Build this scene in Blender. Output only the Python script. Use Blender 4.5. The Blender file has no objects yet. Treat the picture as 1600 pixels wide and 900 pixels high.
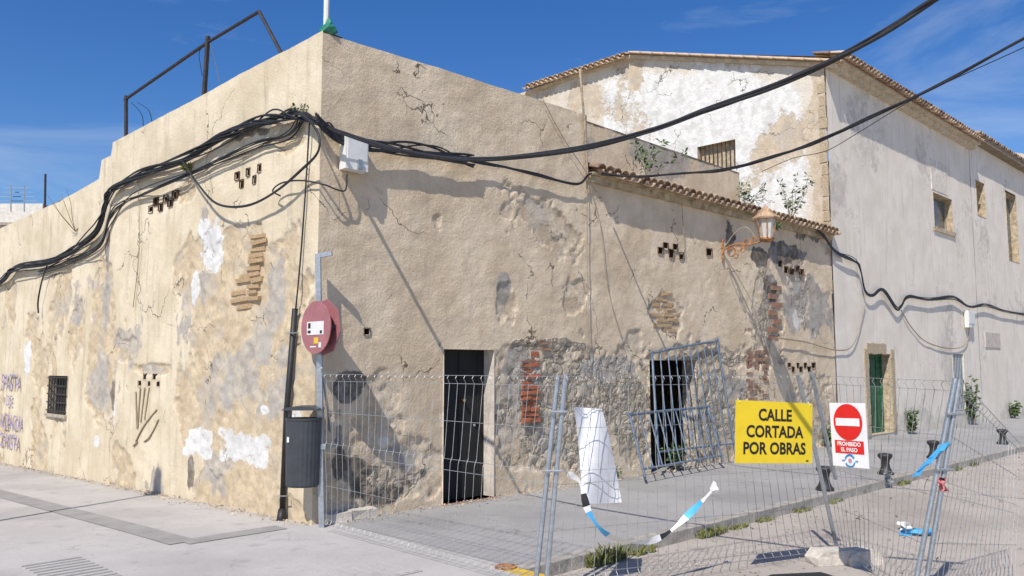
import bpy, math, random
import numpy as np
from mathutils import Vector, Matrix
random.seed(7)
SC = bpy.context.scene
COL = SC.collection
# ------------------------------------------------------------------ camera, world, sun
F = 1280.0; CAMH = 1.8; PITCH = math.atan((572-450)/F)
cam = bpy.data.cameras.new('camera'); cam.sensor_width = 36; cam.lens = 36*F/1600
cam.clip_start = .05; cam.clip_end = 2000
camo = bpy.data.objects.new('camera', cam); COL.objects.link(camo)
camo.location = (0, 0, CAMH); camo.rotation_euler = (math.pi/2+PITCH, 0, 0)
SC.camera = camo
SUN = Vector((.385, .92, -1.15)).normalized()
elev = math.asin(-SUN.z); azim = math.atan2(-SUN.x, -SUN.y)
w = bpy.data.worlds.new('World'); SC.world = w; w.use_nodes = True
nt = w.node_tree; nt.nodes.clear()
wo = nt.nodes.new('ShaderNodeOutputWorld'); bg = nt.nodes.new('ShaderNodeBackground')
sky = nt.nodes.new('ShaderNodeTexSky'); sky.sky_type = 'NISHITA'; sky.sun_disc = False
sky.sun_elevation = elev; sky.sun_rotation = azim; sky.air_density = 1.0; sky.dust_density = .4; sky.ozone_density = 3.0
tc = nt.nodes.new('ShaderNodeTexCoord'); mp = nt.nodes.new('ShaderNodeMapping')
mp.inputs['Scale'].default_value = (1.2, 1.2, 5.0)
nz = nt.nodes.new('ShaderNodeTexNoise'); nz.inputs['Scale'].default_value = 2.2; nz.inputs['Detail'].default_value = 9; nz.inputs['Roughness'].default_value = .62; nz.inputs['Distortion'].default_value = .5
mr = nt.nodes.new('ShaderNodeMapRange'); mr.inputs[1].default_value = .5; mr.inputs[2].default_value = .85; mr.inputs[3].default_value = 0; mr.inputs[4].default_value = .4
mx = nt.nodes.new('ShaderNodeMix'); mx.data_type = 'RGBA'; mx.inputs[7].default_value = (6.5, 7.2, 8.2, 1)
L_ = nt.links.new
L_(tc.outputs['Generated'], mp.inputs[0]); L_(mp.outputs[0], nz.inputs['Vector']); L_(nz.outputs[0], mr.inputs[0])
L_(mr.outputs[0], mx.inputs[0]); hs = nt.nodes.new('ShaderNodeHueSaturation'); hs.inputs['Saturation'].default_value = 1.34; hs.inputs['Hue'].default_value = .512; hs.inputs['Value'].default_value = 1.12; L_(sky.outputs[0], hs.inputs['Color']); L_(hs.outputs[0], mx.inputs[6]); L_(mx.outputs[2], bg.inputs[0]); L_(bg.outputs[0], wo.inputs[0])
bg.inputs[1].default_value = .10
sl = bpy.data.lights.new('sun', 'SUN'); sl.energy = 4.3; sl.angle = math.radians(.5); sl.color = (1, .95, .87)
so = bpy.data.objects.new('sun', sl); COL.objects.link(so); so.location = (-6, -10, 20)
so.rotation_euler = SUN.to_track_quat('-Z', 'Y').to_euler()
vs = SC.view_settings; vs.view_transform = 'Standard'; vs.look = 'None'; vs.gamma = 1; vs.exposure = .2; vs.use_curve_mapping = False
SC.render.engine = 'CYCLES'

# ------------------------------------------------------------------ projection helpers
cP, sP = math.cos(PITCH), math.sin(PITCH)
CAM = Vector((0, 0, CAMH))
def ray(px, py):
    x = (px-800)/F; y = (450-py)/F
    return Vector((x, cP-y*sP, sP+y*cP))
def G(px, py, z=0.0):
    d = ray(px, py); k = (z-CAMH)/d.z
    return CAM+d*k
def AT(px, py, depth):
    d = ray(px, py); return CAM+d*(depth/d.y)
C0 = G(487, 820); C0.z = 0
rx_, lx_ = (2109-800)*cP/F, (-527-800)*cP/F
RD = Vector((rx_, 1, 0)).normalized(); LD = Vector((lx_, 1, 0)).normalized()
RN = Vector((RD.y, -RD.x, 0)); LN = Vector((-LD.y, LD.x, 0))
def onplane(px, py, D, N, off):
    d = ray(px, py); o = C0+N*off
    k = (o-CAM).dot(N)/d.dot(N); p = CAM+d*k
    return (p-C0).dot(D), p.z
def R(px, py, off=0): return onplane(px, py, RD, RN, off)
def L(px, py, off=0): return onplane(px, py, LD, LN, off)
def RP(u, v, off=0): return C0+RD*u+RN*off+Vector((0, 0, v))
def LP(u, v, off=0): return C0+LD*u+LN*off+Vector((0, 0, v))
def Rp(px, py, off=0): return RP(*R(px, py, off), off)
def Lp(px, py, off=0): return LP(*L(px, py, off), off)
UP = Vector((0, 0, 1))
# ------------------------------------------------------------------ noise
def _h(ix, iy, s):
    n = (ix.astype(np.int64)*374761393+iy.astype(np.int64)*668265263+s*2147483647) & 0xffffffff
    n = ((n ^ (n >> 13))*1274126177) & 0xffffffff
    n = (n ^ (n >> 16)) & 0xffff
    return n/65535.0
def vn(x, y, s=0):
    xi = np.floor(x); yi = np.floor(y); fx = x-xi; fy = y-yi
    fx = fx*fx*(3-2*fx); fy = fy*fy*(3-2*fy)
    a = _h(xi, yi, s); b = _h(xi+1, yi, s); c = _h(xi, yi+1, s); d = _h(xi+1, yi+1, s)
    return (a+(b-a)*fx)*(1-fy)+(c+(d-c)*fx)*fy
def fbm(x, y, s=0, o=4, g=.5):
    t = 0; a = 1; n = 0
    for i in range(o):
        t = t+a*vn(x*2**i, y*2**i, s+i*17); n += a; a *= g
    return t/n
# ------------------------------------------------------------------ materials
MATS = {}
def mat(name, col, rough=.85, var=.15, scale=6., bump=.0, bscale=40., metal=0., col2=None):
    if name in MATS: return MATS[name]
    m = bpy.data.materials.new(name); m.use_nodes = True; n = m.node_tree; b = n.nodes['Principled BSDF']
    b.inputs['Roughness'].default_value = rough; b.inputs['Metallic'].default_value = metal
    t = n.nodes.new('ShaderNodeTexCoord'); z = n.nodes.new('ShaderNodeTexNoise')
    z.inputs['Scale'].default_value = scale; z.inputs['Detail'].default_value = 6; z.inputs['Roughness'].default_value = .65
    n.links.new(t.outputs['Object'], z.inputs['Vector'])
    r = n.nodes.new('ShaderNodeMix'); r.data_type = 'RGBA'
    c2 = col2 or tuple(c*(1-2.2*var) for c in col); c1 = tuple(min(1, c*(1+var)) for c in col)
    r.inputs[6].default_value = (*c2, 1); r.inputs[7].default_value = (*c1, 1)
    q = n.nodes.new('ShaderNodeMapRange'); q.inputs[1].default_value = .3; q.inputs[2].default_value = .65
    n.links.new(z.outputs[0], q.inputs[0]); n.links.new(q.outputs[0], r.inputs[0])
    n.links.new(r.outputs[2], b.inputs['Base Color'])
    if bump:
        z2 = n.nodes.new('ShaderNodeTexNoise'); z2.inputs['Scale'].default_value = bscale; z2.inputs['Detail'].default_value = 5
        n.links.new(t.outputs['Object'], z2.inputs['Vector'])
        bp = n.nodes.new('ShaderNodeBump'); bp.inputs['Strength'].default_value = bump; bp.inputs['Distance'].default_value = .02
        n.links.new(z2.outputs[0], bp.inputs['Height']); n.links.new(bp.outputs[0], b.inputs['Normal'])
    MATS[name] = m; return m
def wallmat(name, base, base2, layers, bump=.5, streak=.12, cracks=1.):
    """layers: (attribute, noise scale, noise amp, colour A, colour B, mottling scale)"""
    m = bpy.data.materials.new(name); m.use_nodes = True; n = m.node_tree; b = n.nodes['Principled BSDF']
    b.inputs['Roughness'].default_value = .92; lk = n.links.new
    t = n.nodes.new('ShaderNodeTexCoord')
    def noise(s, d=6, r=.6, vec=None):
        z = n.nodes.new('ShaderNodeTexNoise'); z.inputs['Scale'].default_value = s; z.inputs['Detail'].default_value = d; z.inputs['Roughness'].default_value = r
        lk(vec or t.outputs['Object'], z.inputs['Vector']); return z.outputs[0]
    def rng(x, a, b_, c=0., d=1.):
        q = n.nodes.new('ShaderNodeMapRange'); q.interpolation_type = 'SMOOTHSTEP'
        for i, k in enumerate((a, b_, c, d)): q.inputs[i+1].default_value = k
        lk(x, q.inputs[0]); return q.outputs[0]
    def mix(f, a, b_):
        q = n.nodes.new('ShaderNodeMix'); q.data_type = 'RGBA'
        lk(f, q.inputs[0])
        for i, k in ((6, a), (7, b_)):
            if isinstance(k, tuple): q.inputs[i].default_value = (*k, 1)
            else: lk(k, q.inputs[i])
        return q.outputs[2]
    col = mix(rng(noise(1.3), .35, .65), base, base2)
    mp = n.nodes.new('ShaderNodeMapping'); mp.inputs['Scale'].default_value = (5, 5, .5); lk(t.outputs['Object'], mp.inputs[0])
    col = mix(rng(noise(1.6, vec=mp.outputs[0]), .5, .75, 0, streak*3), col, tuple(c*.55 for c in base))
    col = mix(rng(noise(22, 4), .55, .75, 0, .35), col, tuple(c*.72 for c in base))
    hgt = noise(28, 7, .7); hg2 = noise(7, 10, .72)
    wv = n.nodes.new('ShaderNodeTexNoise'); wv.inputs['Scale'].default_value = 2.5; wv.inputs['Detail'].default_value = 5; lk(t.outputs['Object'], wv.inputs['Vector'])
    va = n.nodes.new('ShaderNodeVectorMath'); va.operation = 'MULTIPLY_ADD'; lk(wv.outputs['Color'], va.inputs[0]); va.inputs[1].default_value = (.7, .7, .7); lk(t.outputs['Object'], va.inputs[2])
    vo = n.nodes.new('ShaderNodeTexVoronoi'); vo.feature = 'DISTANCE_TO_EDGE'; vo.inputs['Scale'].default_value = .75; lk(va.outputs[0], vo.inputs['Vector'])
    crack = rng(vo.outputs['Distance'], .002, .008, 1, 0); cmask = rng(noise(.9, 3), .50, .58)
    cm = n.nodes.new('ShaderNodeMath'); cm.operation = 'MULTIPLY'; lk(crack, cm.inputs[0]); lk(rng(cmask, 0, 1, 0, cracks), cm.inputs[1]); crack = cm.outputs[0]
    pits = rng(noise(55, 3, .5), .68, .74)
    steps = []
    for att, s, amp, ca, cb, ms in layers:
        a = n.nodes.new('ShaderNodeAttribute'); a.attribute_name = att
        ad = n.nodes.new('ShaderNodeMath'); ad.operation = 'MULTIPLY_ADD'
        lk(noise(s, 8, .65), ad.inputs[0]); ad.inputs[1].default_value = amp; lk(a.outputs['Fac'], ad.inputs[2])
        f = rng(ad.outputs[0], amp*.5-.03, amp*.5+.05)
        c = mix(rng(noise(ms, 6, .6), .38, .62), ca, cb)
        c = mix(rng(noise(ms*5, 4), .5, .72, 0, .5), c, tuple(k*.62 for k in ca))
        c = mix(rng(noise(ms*.55, 5, .6), .5, .62, 0, .7), c, tuple(.5*(x+y)*.8+.06 for x, y in zip(ca, (.5, .47, .42))))
        if att == 'rubble':
            v2 = n.nodes.new('ShaderNodeTexVoronoi'); v2.inputs['Scale'].default_value = 5.5; lk(va.outputs[0], v2.inputs['Vector'])
            v3 = n.nodes.new('ShaderNodeTexVoronoi'); v3.feature = 'DISTANCE_TO_EDGE'; v3.inputs['Scale'].default_value = 5.5; lk(va.outputs[0], v3.inputs['Vector'])
            sp = n.nodes.new('ShaderNodeSeparateColor'); lk(v2.outputs['Color'], sp.inputs[0])
            c = mix(rng(sp.outputs[0], 0, 1, 0, .8), c, tuple(k*.55 for k in cb)); c = mix(rng(v3.outputs['Distance'], 0, .09, .75, 0), c, tuple(k*.4 for k in ca))
            rb = n.nodes.new('ShaderNodeMath'); rb.operation = 'MULTIPLY'; lk(rng(v3.outputs['Distance'], 0, .2), rb.inputs[0]); lk(f, rb.inputs[1]); steps.append((rb.outputs[0], 3.0))
        if att in ('peel', 'white'): steps.append((f, -1.6 if att == 'peel' else .5))
        col = mix(f, col, c)
    col = mix(crack, col, tuple(c*.25 for c in base)); col = mix(rng(pits, 0, 1, 0, .6), col, tuple(c*.4 for c in base))
    lk(col, b.inputs['Base Color'])
    bp = n.nodes.new('ShaderNodeBump'); bp.inputs['Strength'].default_value = bump; bp.inputs['Distance'].default_value = .016
    hm = n.nodes.new('ShaderNodeMath'); hm.operation = 'MULTIPLY_ADD'; lk(hg2, hm.inputs[0]); hm.inputs[1].default_value = 2.2; lk(hgt, hm.inputs[2])
    h3 = n.nodes.new('ShaderNodeMath'); h3.operation = 'SUBTRACT'; lk(hm.outputs[0], h3.inputs[0]); lk(crack, h3.inputs[1])
    hh_ = h3.outputs[0]
    for so_, k in steps:
        m2 = n.nodes.new('ShaderNodeMath'); m2.operation = 'MULTIPLY_ADD'; lk(so_, m2.inputs[0]); m2.inputs[1].default_value = k; lk(hh_, m2.inputs[2]); hh_ = m2.outputs[0]
    lk(hh_, bp.inputs['Height']); lk(bp.outputs[0], b.inputs['Normal'])
    return m
M_cement = mat('cement', (.42, .36, .28), .95, .2, 5, .5)
M_black = mat('cable_black', (.018, .018, .02), .55, .2, 20)
M_dkmetal = mat('dark_metal', (.035, .028, .028), .6, .3, 15)
M_galv = mat('galvanised', (.42, .45, .48), .42, .12, 25, 0, 40, .7)
M_wire = mat('fence_wire', (.40, .40, .39), .5, .15, 25, 0, 40, .5)
M_white = mat('white_plastic', (.72, .71, .67), .5, .06, 4)
M_tile = mat('clay_tile', (.40, .27, .17), .9, .35, 9, .4, 60, 0, (.20, .15, .10))
M_tile2 = mat('clay_tile_pale', (.56, .42, .29), .9, .3, 9, .4, 60, 0, (.33, .25, .17))
M_brick = mat('red_brick', (.42, .13, .06), .9, .25, 14, .6, 60)
M_brick2 = mat('pale_brick', (.55, .38, .21), .9, .3, 14, .6, 60)
M_brick3 = mat('weathered_brick', (.36, .20, .13), .9, .35, 14, .6, 60)
M_dark = mat('dark_interior', (.02, .018, .016), .95, .1)
M_door = mat('black_door', (.010, .010, .011), .8, .2, 3)
M_stone = mat('stone', (.50, .40, .27), .95, .25, 8, .6, 30)
M_rust = mat('rust', (.40, .19, .08), .8, .4, 20, .3)
M_leaf = mat('leaf', (.07, .12, .03), .7, .35, 12)
M_dry = mat('dry_stem', (.20, .15, .08), .9, .3, 12)
M_wiretan = mat('tan_wire', (.33, .27, .2), .8, .2, 12)
# ------------------------------------------------------------------ object helpers
ORG = {}
def tag(o, label=None, cat=None, group=None, kind=None):
    for k, v in (('label', label), ('category', cat), ('group', group), ('kind', kind)):
        if v: o[k] = v
    return o
def thing(name, loc, label, cat, group=None):
    o = bpy.data.objects.new(name, None); COL.objects.link(o); o.location = loc; o.empty_display_size = .1
    ORG[o.name] = Vector(loc); return tag(o, label, cat, group)
def mesh(name, vs_, fs, m, parent=None, smooth=False):
    org = ORG[parent.name] if parent else Vector((0, 0, 0))
    if parent is None and len(vs_):
        a = np.array([tuple(v) for v in vs_]); org = Vector((a[:, 0].mean(), a[:, 1].mean(), a[:, 2].min()))
    me = bpy.data.meshes.new(name); me.from_pydata([tuple(Vector(v)-org) for v in vs_], [], fs); me.update()
    if isinstance(m, (list, tuple)):
        for k in m: me.materials.append(k)
    else: me.materials.append(m)
    if smooth: me.polygons.foreach_set('use_smooth', [True]*len(me.polygons))
    o = bpy.data.objects.new(name, me); COL.objects.link(o)
    if parent: o.parent = parent; ORG[o.name] = org
    else: o.location = org; ORG[o.name] = org
    if parent and parent.type == 'MESH' and parent.parent is None: pass
    return o
def inst(name, me, parent, mtx):
    o = bpy.data.objects.new(name, me); COL.objects.link(o); o.parent = parent
    o.matrix_local = Matrix.Translation(-ORG[parent.name]) @ mtx
    return o
class MB:
    def __init__(s): s.v = []; s.f = []
    def add(s, vs_, fs):
        k = len(s.v); s.v += [Vector(v) for v in vs_]; s.f += [tuple(i+k for i in f) for f in fs]; return s
    def box(s, o, ax, ay, az):
        """corner o and three edge vectors"""
        o = Vector(o); P = [o, o+ax, o+ax+ay, o+ay]; P += [p+az for p in P]
        fl = ax.cross(ay).dot(az) < 0
        fs = [(3, 2, 1, 0), (4, 5, 6, 7), (0, 1, 5, 4), (1, 2, 6, 5), (2, 3, 7, 6), (3, 0, 4, 7)]
        return s.add(P, [tuple(reversed(f)) for f in fs] if fl else fs)
    def cbox(s, c, ax, ay, az): return s.box(Vector(c)-(ax+ay+az)/2, ax, ay, az)
    def tube(s, pts, r, n=6, cap=True):
        pts = [Vector(p) for p in pts]; k0 = len(s.v); ref = None; N = len(pts)
        for i, p in enumerate(pts):
            d = (pts[min(i+1, N-1)]-pts[max(i-1, 0)]).normalized()
            if ref is None: ref = d.orthogonal().normalized()
            ref = (ref-d*ref.dot(d)).normalized() if (ref-d*ref.dot(d)).length > 1e-4 else d.orthogonal().normalized()
            b = d.cross(ref); rr = r[i] if isinstance(r, (list, tuple)) else r
            for j in range(n):
                a = 2*math.pi*j/n; s.v.append(p+(ref*math.cos(a)+b*math.sin(a))*rr)
        for i in range(N-1):
            for j in range(n):
                a = k0+i*n+j; b_ = k0+i*n+(j+1) % n; s.f.append((a, b_, b_+n, a+n))
        if cap:
            s.f.append(tuple(k0+j for j in reversed(range(n)))); s.f.append(tuple(k0+(N-1)*n+j for j in range(n)))
        return s
    def lathe(s, base, prof, n=16, ax=UP):
        ax = Vector(ax).normalized(); e = ax.orthogonal().normalized(); g = ax.cross(e); k0 = len(s.v); base = Vector(base)
        for r, h in prof:
            for j in range(n):
                a = 2*math.pi*j/n; s.v.append(base+ax*h+(e*math.cos(a)+g*math.sin(a))*r)
        for i in range(len(prof)-1):
            for j in range(n):
                a = k0+i*n+j; b = k0+i*n+(j+1) % n; s.f.append((a, b, b+n, a+n))
        s.f.append(tuple(k0+j for j in reversed(range(n)))); s.f.append(tuple(k0+(len(prof)-1)*n+j for j in range(n)))
        return s
    def build(s, name, m, parent=None, smooth=False): return mesh(name, s.v, s.f, m, parent, smooth)
def smooth_path(pts, k=6):
    P = [Vector(p) for p in pts]; out = []
    for i in range(len(P)-1):
        a, b, c, d = P[max(i-1, 0)], P[i], P[i+1], P[min(i+2, len(P)-1)]
        for j in range(k):
            t = j/k; out.append(.5*((2*b)+(c-a)*t+(2*a-5*b+4*c-d)*t*t+(3*b-a-3*c+d)*t**3))
    return out+[P[-1]]
# ------------------------------------------------------------------ setting: ground, road, pavement
def groundmat(name, c, spots, crack, bump):
    m = wallmat(name, c, tuple(k*1.12 for k in c), [], bump, 0.02, crack); n = m.node_tree; lk = n.links.new; b = n.nodes['Principled BSDF']
    src = b.inputs['Base Color'].links[0].from_socket; t = n.nodes.new('ShaderNodeTexCoord')
    for sc_, lo, hi, k, f in ((.45, .48, .68, .74, .8), (3.2, .60, .72, .62, spots), (18, .66, .72, .5, spots), (70, .62, .7, .6, .7)):
        z = n.nodes.new('ShaderNodeTexNoise'); z.inputs['Scale'].default_value = sc_; z.inputs['Detail'].default_value = 7; lk(t.outputs['Object'], z.inputs['Vector'])
        q = n.nodes.new('ShaderNodeMapRange'); q.inputs[1].default_value = lo; q.inputs[2].default_value = hi; q.inputs[4].default_value = f; lk(z.outputs[0], q.inputs[0])
        x = n.nodes.new('ShaderNodeMix'); x.data_type = 'RGBA'; lk(q.outputs[0], x.inputs[0]); lk(src, x.inputs[6]); x.inputs[7].default_value = (*[v*k for v in c], 1); src = x.outputs[2]
    lk(src, b.inputs['Base Color']); return m
def AB(a, b, z=0): return C0+RD*a+RN*b+Vector((0, 0, z))
M_plaza = groundmat('plaza_concrete', (.42, .395, .37), .5, .35, .12)
M_band = mat('paving_band', (.30, .285, .27), .9, .1, 3, .2, 60)
M_side = groundmat('pavement_grey', (.31, .30, .29), .6, .6, .2)
M_road = groundmat('dusty_road', (.42, .37, .32), .7, .5, .5)
M_kerb = mat('kerb_stone', (.36, .33, .29), .92, .2, 6, .4, 40)
M_yel = mat('yellow_paint', (.62, .40, .04), .8, .2, 9)
def sheet(name, a0, a1, b0, b1, na, nb, zf, m, kind='structure', parent=None, bumpy=0):
    vs_ = []; fs = []
    for i in range(na+1):
        for j in range(nb+1):
            a = a0+(a1-a0)*i/na; b = b0+(b1-b0)*j/nb; vs_.append(AB(a, b, zf(a, b)))
    for i in range(na):
        for j in range(nb): k = i*(nb+1)+j; fs.append((k, k+nb+1, k+nb+2, k+1)[::-1])
    o = mesh(name, vs_, fs, m, parent, True)
    for p in o.data.polygons:
        if p.normal.z < 0: o.data.flip_normals(); break
    if not parent: o['kind'] = kind
    return o
zpl = lambda a, b: -.0243*max(0, -b-.3)
sheet('ground', -150, 250, -250, 150, 2, 2, lambda a, b: -1.2, M_road)
plz = sheet('plaza_pavement', -60, .25, -40, 40, 30, 80, zpl, M_plaza)
sheet('pavement', .25, 75, -.3, 3.0, 60, 4, lambda a, b: 0, M_side)
nr = lambda a, b: -.12+.012*float(fbm(np.array([a*1.1]), np.array([b*1.1]), 3)[0])
sheet('road', .25, 75, 3.1, 40, 120, 60, nr, M_road)
kb = MB().box(AB(.25, 3.0, -.4), RD*75, RN*.02, UP*.36).build('kerb', M_kerb); kb['kind'] = 'structure'
ks = bpy.data.meshes.new('kerb_stone'); q = MB().cbox((0, 0, 0), Vector((.985, 0, 0)), Vector((0, .16, 0)), Vector((0, 0, .3)))
ks.from_pydata([tuple(v) for v in q.v], [], q.f); ks.materials.append(M_kerb)
rotR = Matrix.Rotation(math.atan2(RD.y, RD.x), 4, 'Z')
for i in range(60):
    j = random.uniform(-.006, .006)
    inst('kerb_stone', ks, kb, Matrix.Translation(AB(.76+i, 3.08+j, -.145+j)) @ rotR)
q = MB()
q.box(AB(.10, 2.95, -.3), RD*.16, RN*9, UP*.302)
e = q.build('dropped_kerb', M_yel); e['kind'] = 'structure'
def band(p0, p1, wd, name):
    a = G(*p0, .0); b = G(*p1, .0)
    for p in (a, b):
        c = p-C0; p.z = zpl(c.dot(RD), c.dot(RN))+.005
    d = (b-a); d.z = 0; d.normalize(); s = Vector((-d.y, d.x, 0))*wd/2
    N = 12; v = []; 
    for i in range(N+1):
        p = a.lerp(b, i/N); c = p-C0; p.z = zpl(c.dot(RD), c.dot(RN))+.006; v += [p-s, p+s]
    o = mesh(name, v, [(2*i+1, 2*i, 2*i+2, 2*i+3)[::-1] for i in range(N)], M_band, plz); return o
band((-160, 705), (287, 848), .30, 'paving_band'); band((287, 848), (440, 824), .26, 'paving_band')
def cover(px, py, r, label, name='manhole_cover'):
    p = G(px, py)
    o = MB().lathe(p+UP*.004, [(r, 0), (r, .012), (r*.85, .012), (r*.83, .006), (.01, .008)], 20).build(name, M_rust if r < .12 else M_band)
    return tag(o, label, 'manhole cover')
cover(790, 887, .1, 'small rusty round valve cover beside the yellow kerb end')
p = G(585, 893); q = MB(); q.cbox(p+UP*.006, RD*.6, RN*.6, UP*.01)
for i in range(6): q.cbox(p+UP*.012+RD*(-.25+i*.1), RD*.05, RN*.55, UP*.008)
tag(q.build('drain_cover', M_plaza), 'square ribbed concrete drain cover set in the plaza paving', 'drain cover')
p = G(110, 893); q = MB()
for i in range(12): q.cbox(p+UP*.006+LD*(-.7+i*.11), LD*.05, LN*.5, UP*.012)
tag(q.build('tactile_strip', M_plaza), 'ribbed tactile paving strip in the plaza', 'paving strip')
# ------------------------------------------------------------------ wall builder
def field(U, V, blobs, PJ, amp, s, seed):
    f = np.full(U.shape, -1.0)
    for px, py, rx, ry, *st in blobs:
        cu, cv = PJ(px, py); ru = abs(PJ(px+rx, py)[0]-PJ(px-rx, py)[0])/2; rv = abs(PJ(px, py+ry)[1]-PJ(px, py-ry)[1])/2
        d = np.maximum(np.abs(U-cu)/ru, np.abs(V-cv)/rv) if len(st) > 1 else np.sqrt(((U-cu)/ru)**2+((V-cv)/rv)**2); f = np.maximum(f, np.clip(1-d, -1, 1)*(st[0] if st else 1))
    return np.clip(f+amp*(fbm(U*s, V*s, seed, 5, .6)-.5)*2, -1, 1)
def wall(name, PT, us, vmin, top, opens, disp, fields, m, parent, dv=.03):
    vmax = max(top(u) for u in us); vg = np.arange(vmin, vmax+dv, dv)
    us = np.array(us); tp = np.array([top(u) for u in us])
    for (u0, u1, v0, v1) in opens:
        for e in (u0, u1): us[np.abs(us-e).argmin()] = e
        for e in (v0, v1): vg[np.abs(vg-e).argmin()] = e
    U, V = np.meshgrid(us, vg, indexing='ij'); V = np.minimum(V, tp[:, None])
    dd = disp(U, V)
    for (u0, u1, v0, v1) in opens:
        pass
    nu, nv = U.shape; vs_ = [PT(U[i, j], V[i, j], dd[i, j]) for i in range(nu) for j in range(nv)]
    fs = []
    for i in range(nu-1):
        for j in range(nv-1):
            if vg[j] >= tp[i]-1e-4 and vg[j] >= tp[i+1]-1e-4: continue
            uc = (us[i]+us[i+1])/2; vc = (vg[j]+vg[j+1])/2
            if any(a < uc < b and c < vc < d for a, b, c, d in opens): continue
            k = i*nv+j; fs.append((k, k+nv, k+nv+1, k+1))
    o = mesh(name, vs_, fs, m, parent, True)
    n = o.data.polygons[len(fs)//2].normal
    if n.dot(PT(1, 0, 1)-PT(1, 0, 0)) < 0: o.data.flip_normals()
    for k, f in fields.items():
        a = o.data.attributes.new(k, 'FLOAT', 'POINT'); a.data.foreach_set('value', f(U, V).astype(np.float32).ravel())
    return o
def rect(PJ, x0, y0, x1, y1):
    a = PJ(x0, (y0+y1)/2)[0]; b = PJ(x1, (y0+y1)/2)[0]; xm = (x0+x1)/2
    return (min(a, b), max(a, b), PJ(xm, y1)[1], PJ(xm, y0)[1])
def reveal(PT, r, depth, name, m, parent, back=None, t=.0):
    u0, u1, v0, v1 = r; q = MB(); f = .015
    P = lambda u, v, o: PT(u, v, o)
    for a, b in (((u0, v0), (u0, v1)), ((u0, v1), (u1, v1)), ((u1, v1), (u1, v0)), ((u1, v0), (u0, v0))):
        q.add([P(*a, f), P(*b, f), P(*b, -depth), P(*a, -depth)], [(0, 1, 2, 3)])
    if back: q.add([P(u0, v0, -depth), P(u1, v0, -depth), P(u1, v1, -depth), P(u0, v1, -depth)], [(0, 1, 2, 3)])
    return q.build(name, m, parent)
# ------------------------------------------------------------------ corner house
house = thing('corner_house', C0, 'old single-storey corner house with peeling cream and tan plaster walls', 'house')
UEND = R(1304, 560)[0]; UPAR = R(917, 220)[0]
rtop = [R(503, 50), R(620, 86), R(760, 130), R(917, 180)]
def top_r(u):
    if u <= UPAR:
        for (a, b), (c, d) in zip(rtop, rtop[1:]):
            if u <= c: return b+(d-b)*max(0, (u-a))/(c-a)
        return rtop[-1][1]
    return EAVE-.04
EAVE = (R(930, 275)[1]+R(1290, 362)[1])/2
ltop = [L(502, 49), L(176, 223), L(174.5, 243), L(160, 250), L(155.5, 280), L(116, 302), L(0, 358), L(-90, 402)]
ltop = [(a, b) for a, b in ltop]
for i in range(1, len(ltop)):
    if ltop[i][0] <= ltop[i-1][0]: ltop[i] = (ltop[i-1][0]+.02, ltop[i][1])
def top_l(u):
    for (a, b), (c, d) in zip(ltop, ltop[1:]):
        if u <= c: return b+(d-b)*max(0, (u-a))/(c-a)
    return ltop[-1][1]
DOOR = rect(R, 692, 546, 771, 782); OPEN2 = rect(R, 1015, 563, 1089, 736)
WIN = rect(L, 76, 587, 105, 647)
def holes(PJ, pts, w, h): return [rect(PJ, x-w*k, y-h*j, x+w*k, y+h*j) for x, y in pts for k, j in [(random.uniform(.6, .9), random.uniform(.65, .9))]]
HR = holes(R, [(1032, 392), (1040, 385), (1055, 387), (1049, 397), (1065, 400)], 4, 6)
HR += holes(R, [(1219, 412), (1228, 421), (1237, 424), (1246, 420), (1253, 425)], 3.5, 5)
HR += holes(R, [(1233, 571), (1239, 577), (1246, 571), (1251, 577), (1258, 571), (1264, 577), (1271, 571)], 3, 4.5)
HR += holes(R, [(573, 518), (1108, 394)], 5.5, 6)
HL = holes(L, [(371, 275), (388, 269), (406, 263), (378, 287), (398, 281)], 3, 7)
HL += holes(L, [(236, 327), (244, 315), (251, 323), (259, 310), (266, 316), (273, 304)], 3.5, 6)
HL += holes(L, [(219, 600), (227, 589), (234, 600), (242, 589), (248, 600)], 2.6, 5.5)
# --- painted / peeled regions (pixels on each wall)
peelR = [(585, 745, 90, 75), (650, 735, 60, 60), (900, 640, 130, 105), (800, 640, 40, 110), (985, 620, 40, 110), (1120, 650, 60, 100), (1200, 500, 25, 100), (830, 560, 60, 30), (850, 345, 70, 60, .5), (790, 470, 18, 60, .6), (1270, 650, 50, 70, .8), (1045, 490, 30, 45, .7), (1250, 460, 18, 60, .8), (1130, 560, 120, 25, .6)]
greyR = [(815, 590, 35, 75), (862, 690, 30, 25), (787, 450, 12, 30), (960, 570, 60, 30, .7), (1265, 480, 45, 60, .8), (640, 720, 40, 40, .5), (1140, 600, 40, 40, .5)]
darkR = [(1225, 395, 40, 22), (1190, 400, 20, 25, .8), (1205, 450, 16, 40, .8), (545, 610, 30, 40, .7), (560, 750, 35, 50, .7), (600, 770, 60, 25, .7), (1270, 370, 30, 16, .6), (530, 690, 15, 90, .6), (865, 700, 12, 18, .5), (1140, 375, 12, 40, .6)]
whiteR = [(764, 640, 10, 110, .8), (600, 690, 14, 12, .5), (1245, 500, 8, 30, .6), (690, 640, 4, 60, .3)]
peelL = [(390, 640, 95, 190), (440, 470, 45, 130), (385, 430, 50, 85), (320, 430, 25, 80, .8), (160, 590, 28, 75, .8), (120, 520, 14, 60, .6), (455, 210, 25, 40, .7), (235, 577, 38, 12, .7), (190, 545, 25, 25, .7), (310, 600, 25, 120, .6), (290, 300, 18, 20, .5), (50, 520, 12, 50, .4), (340, 775, 50, 50), (420, 790, 60, 40)]
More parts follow.
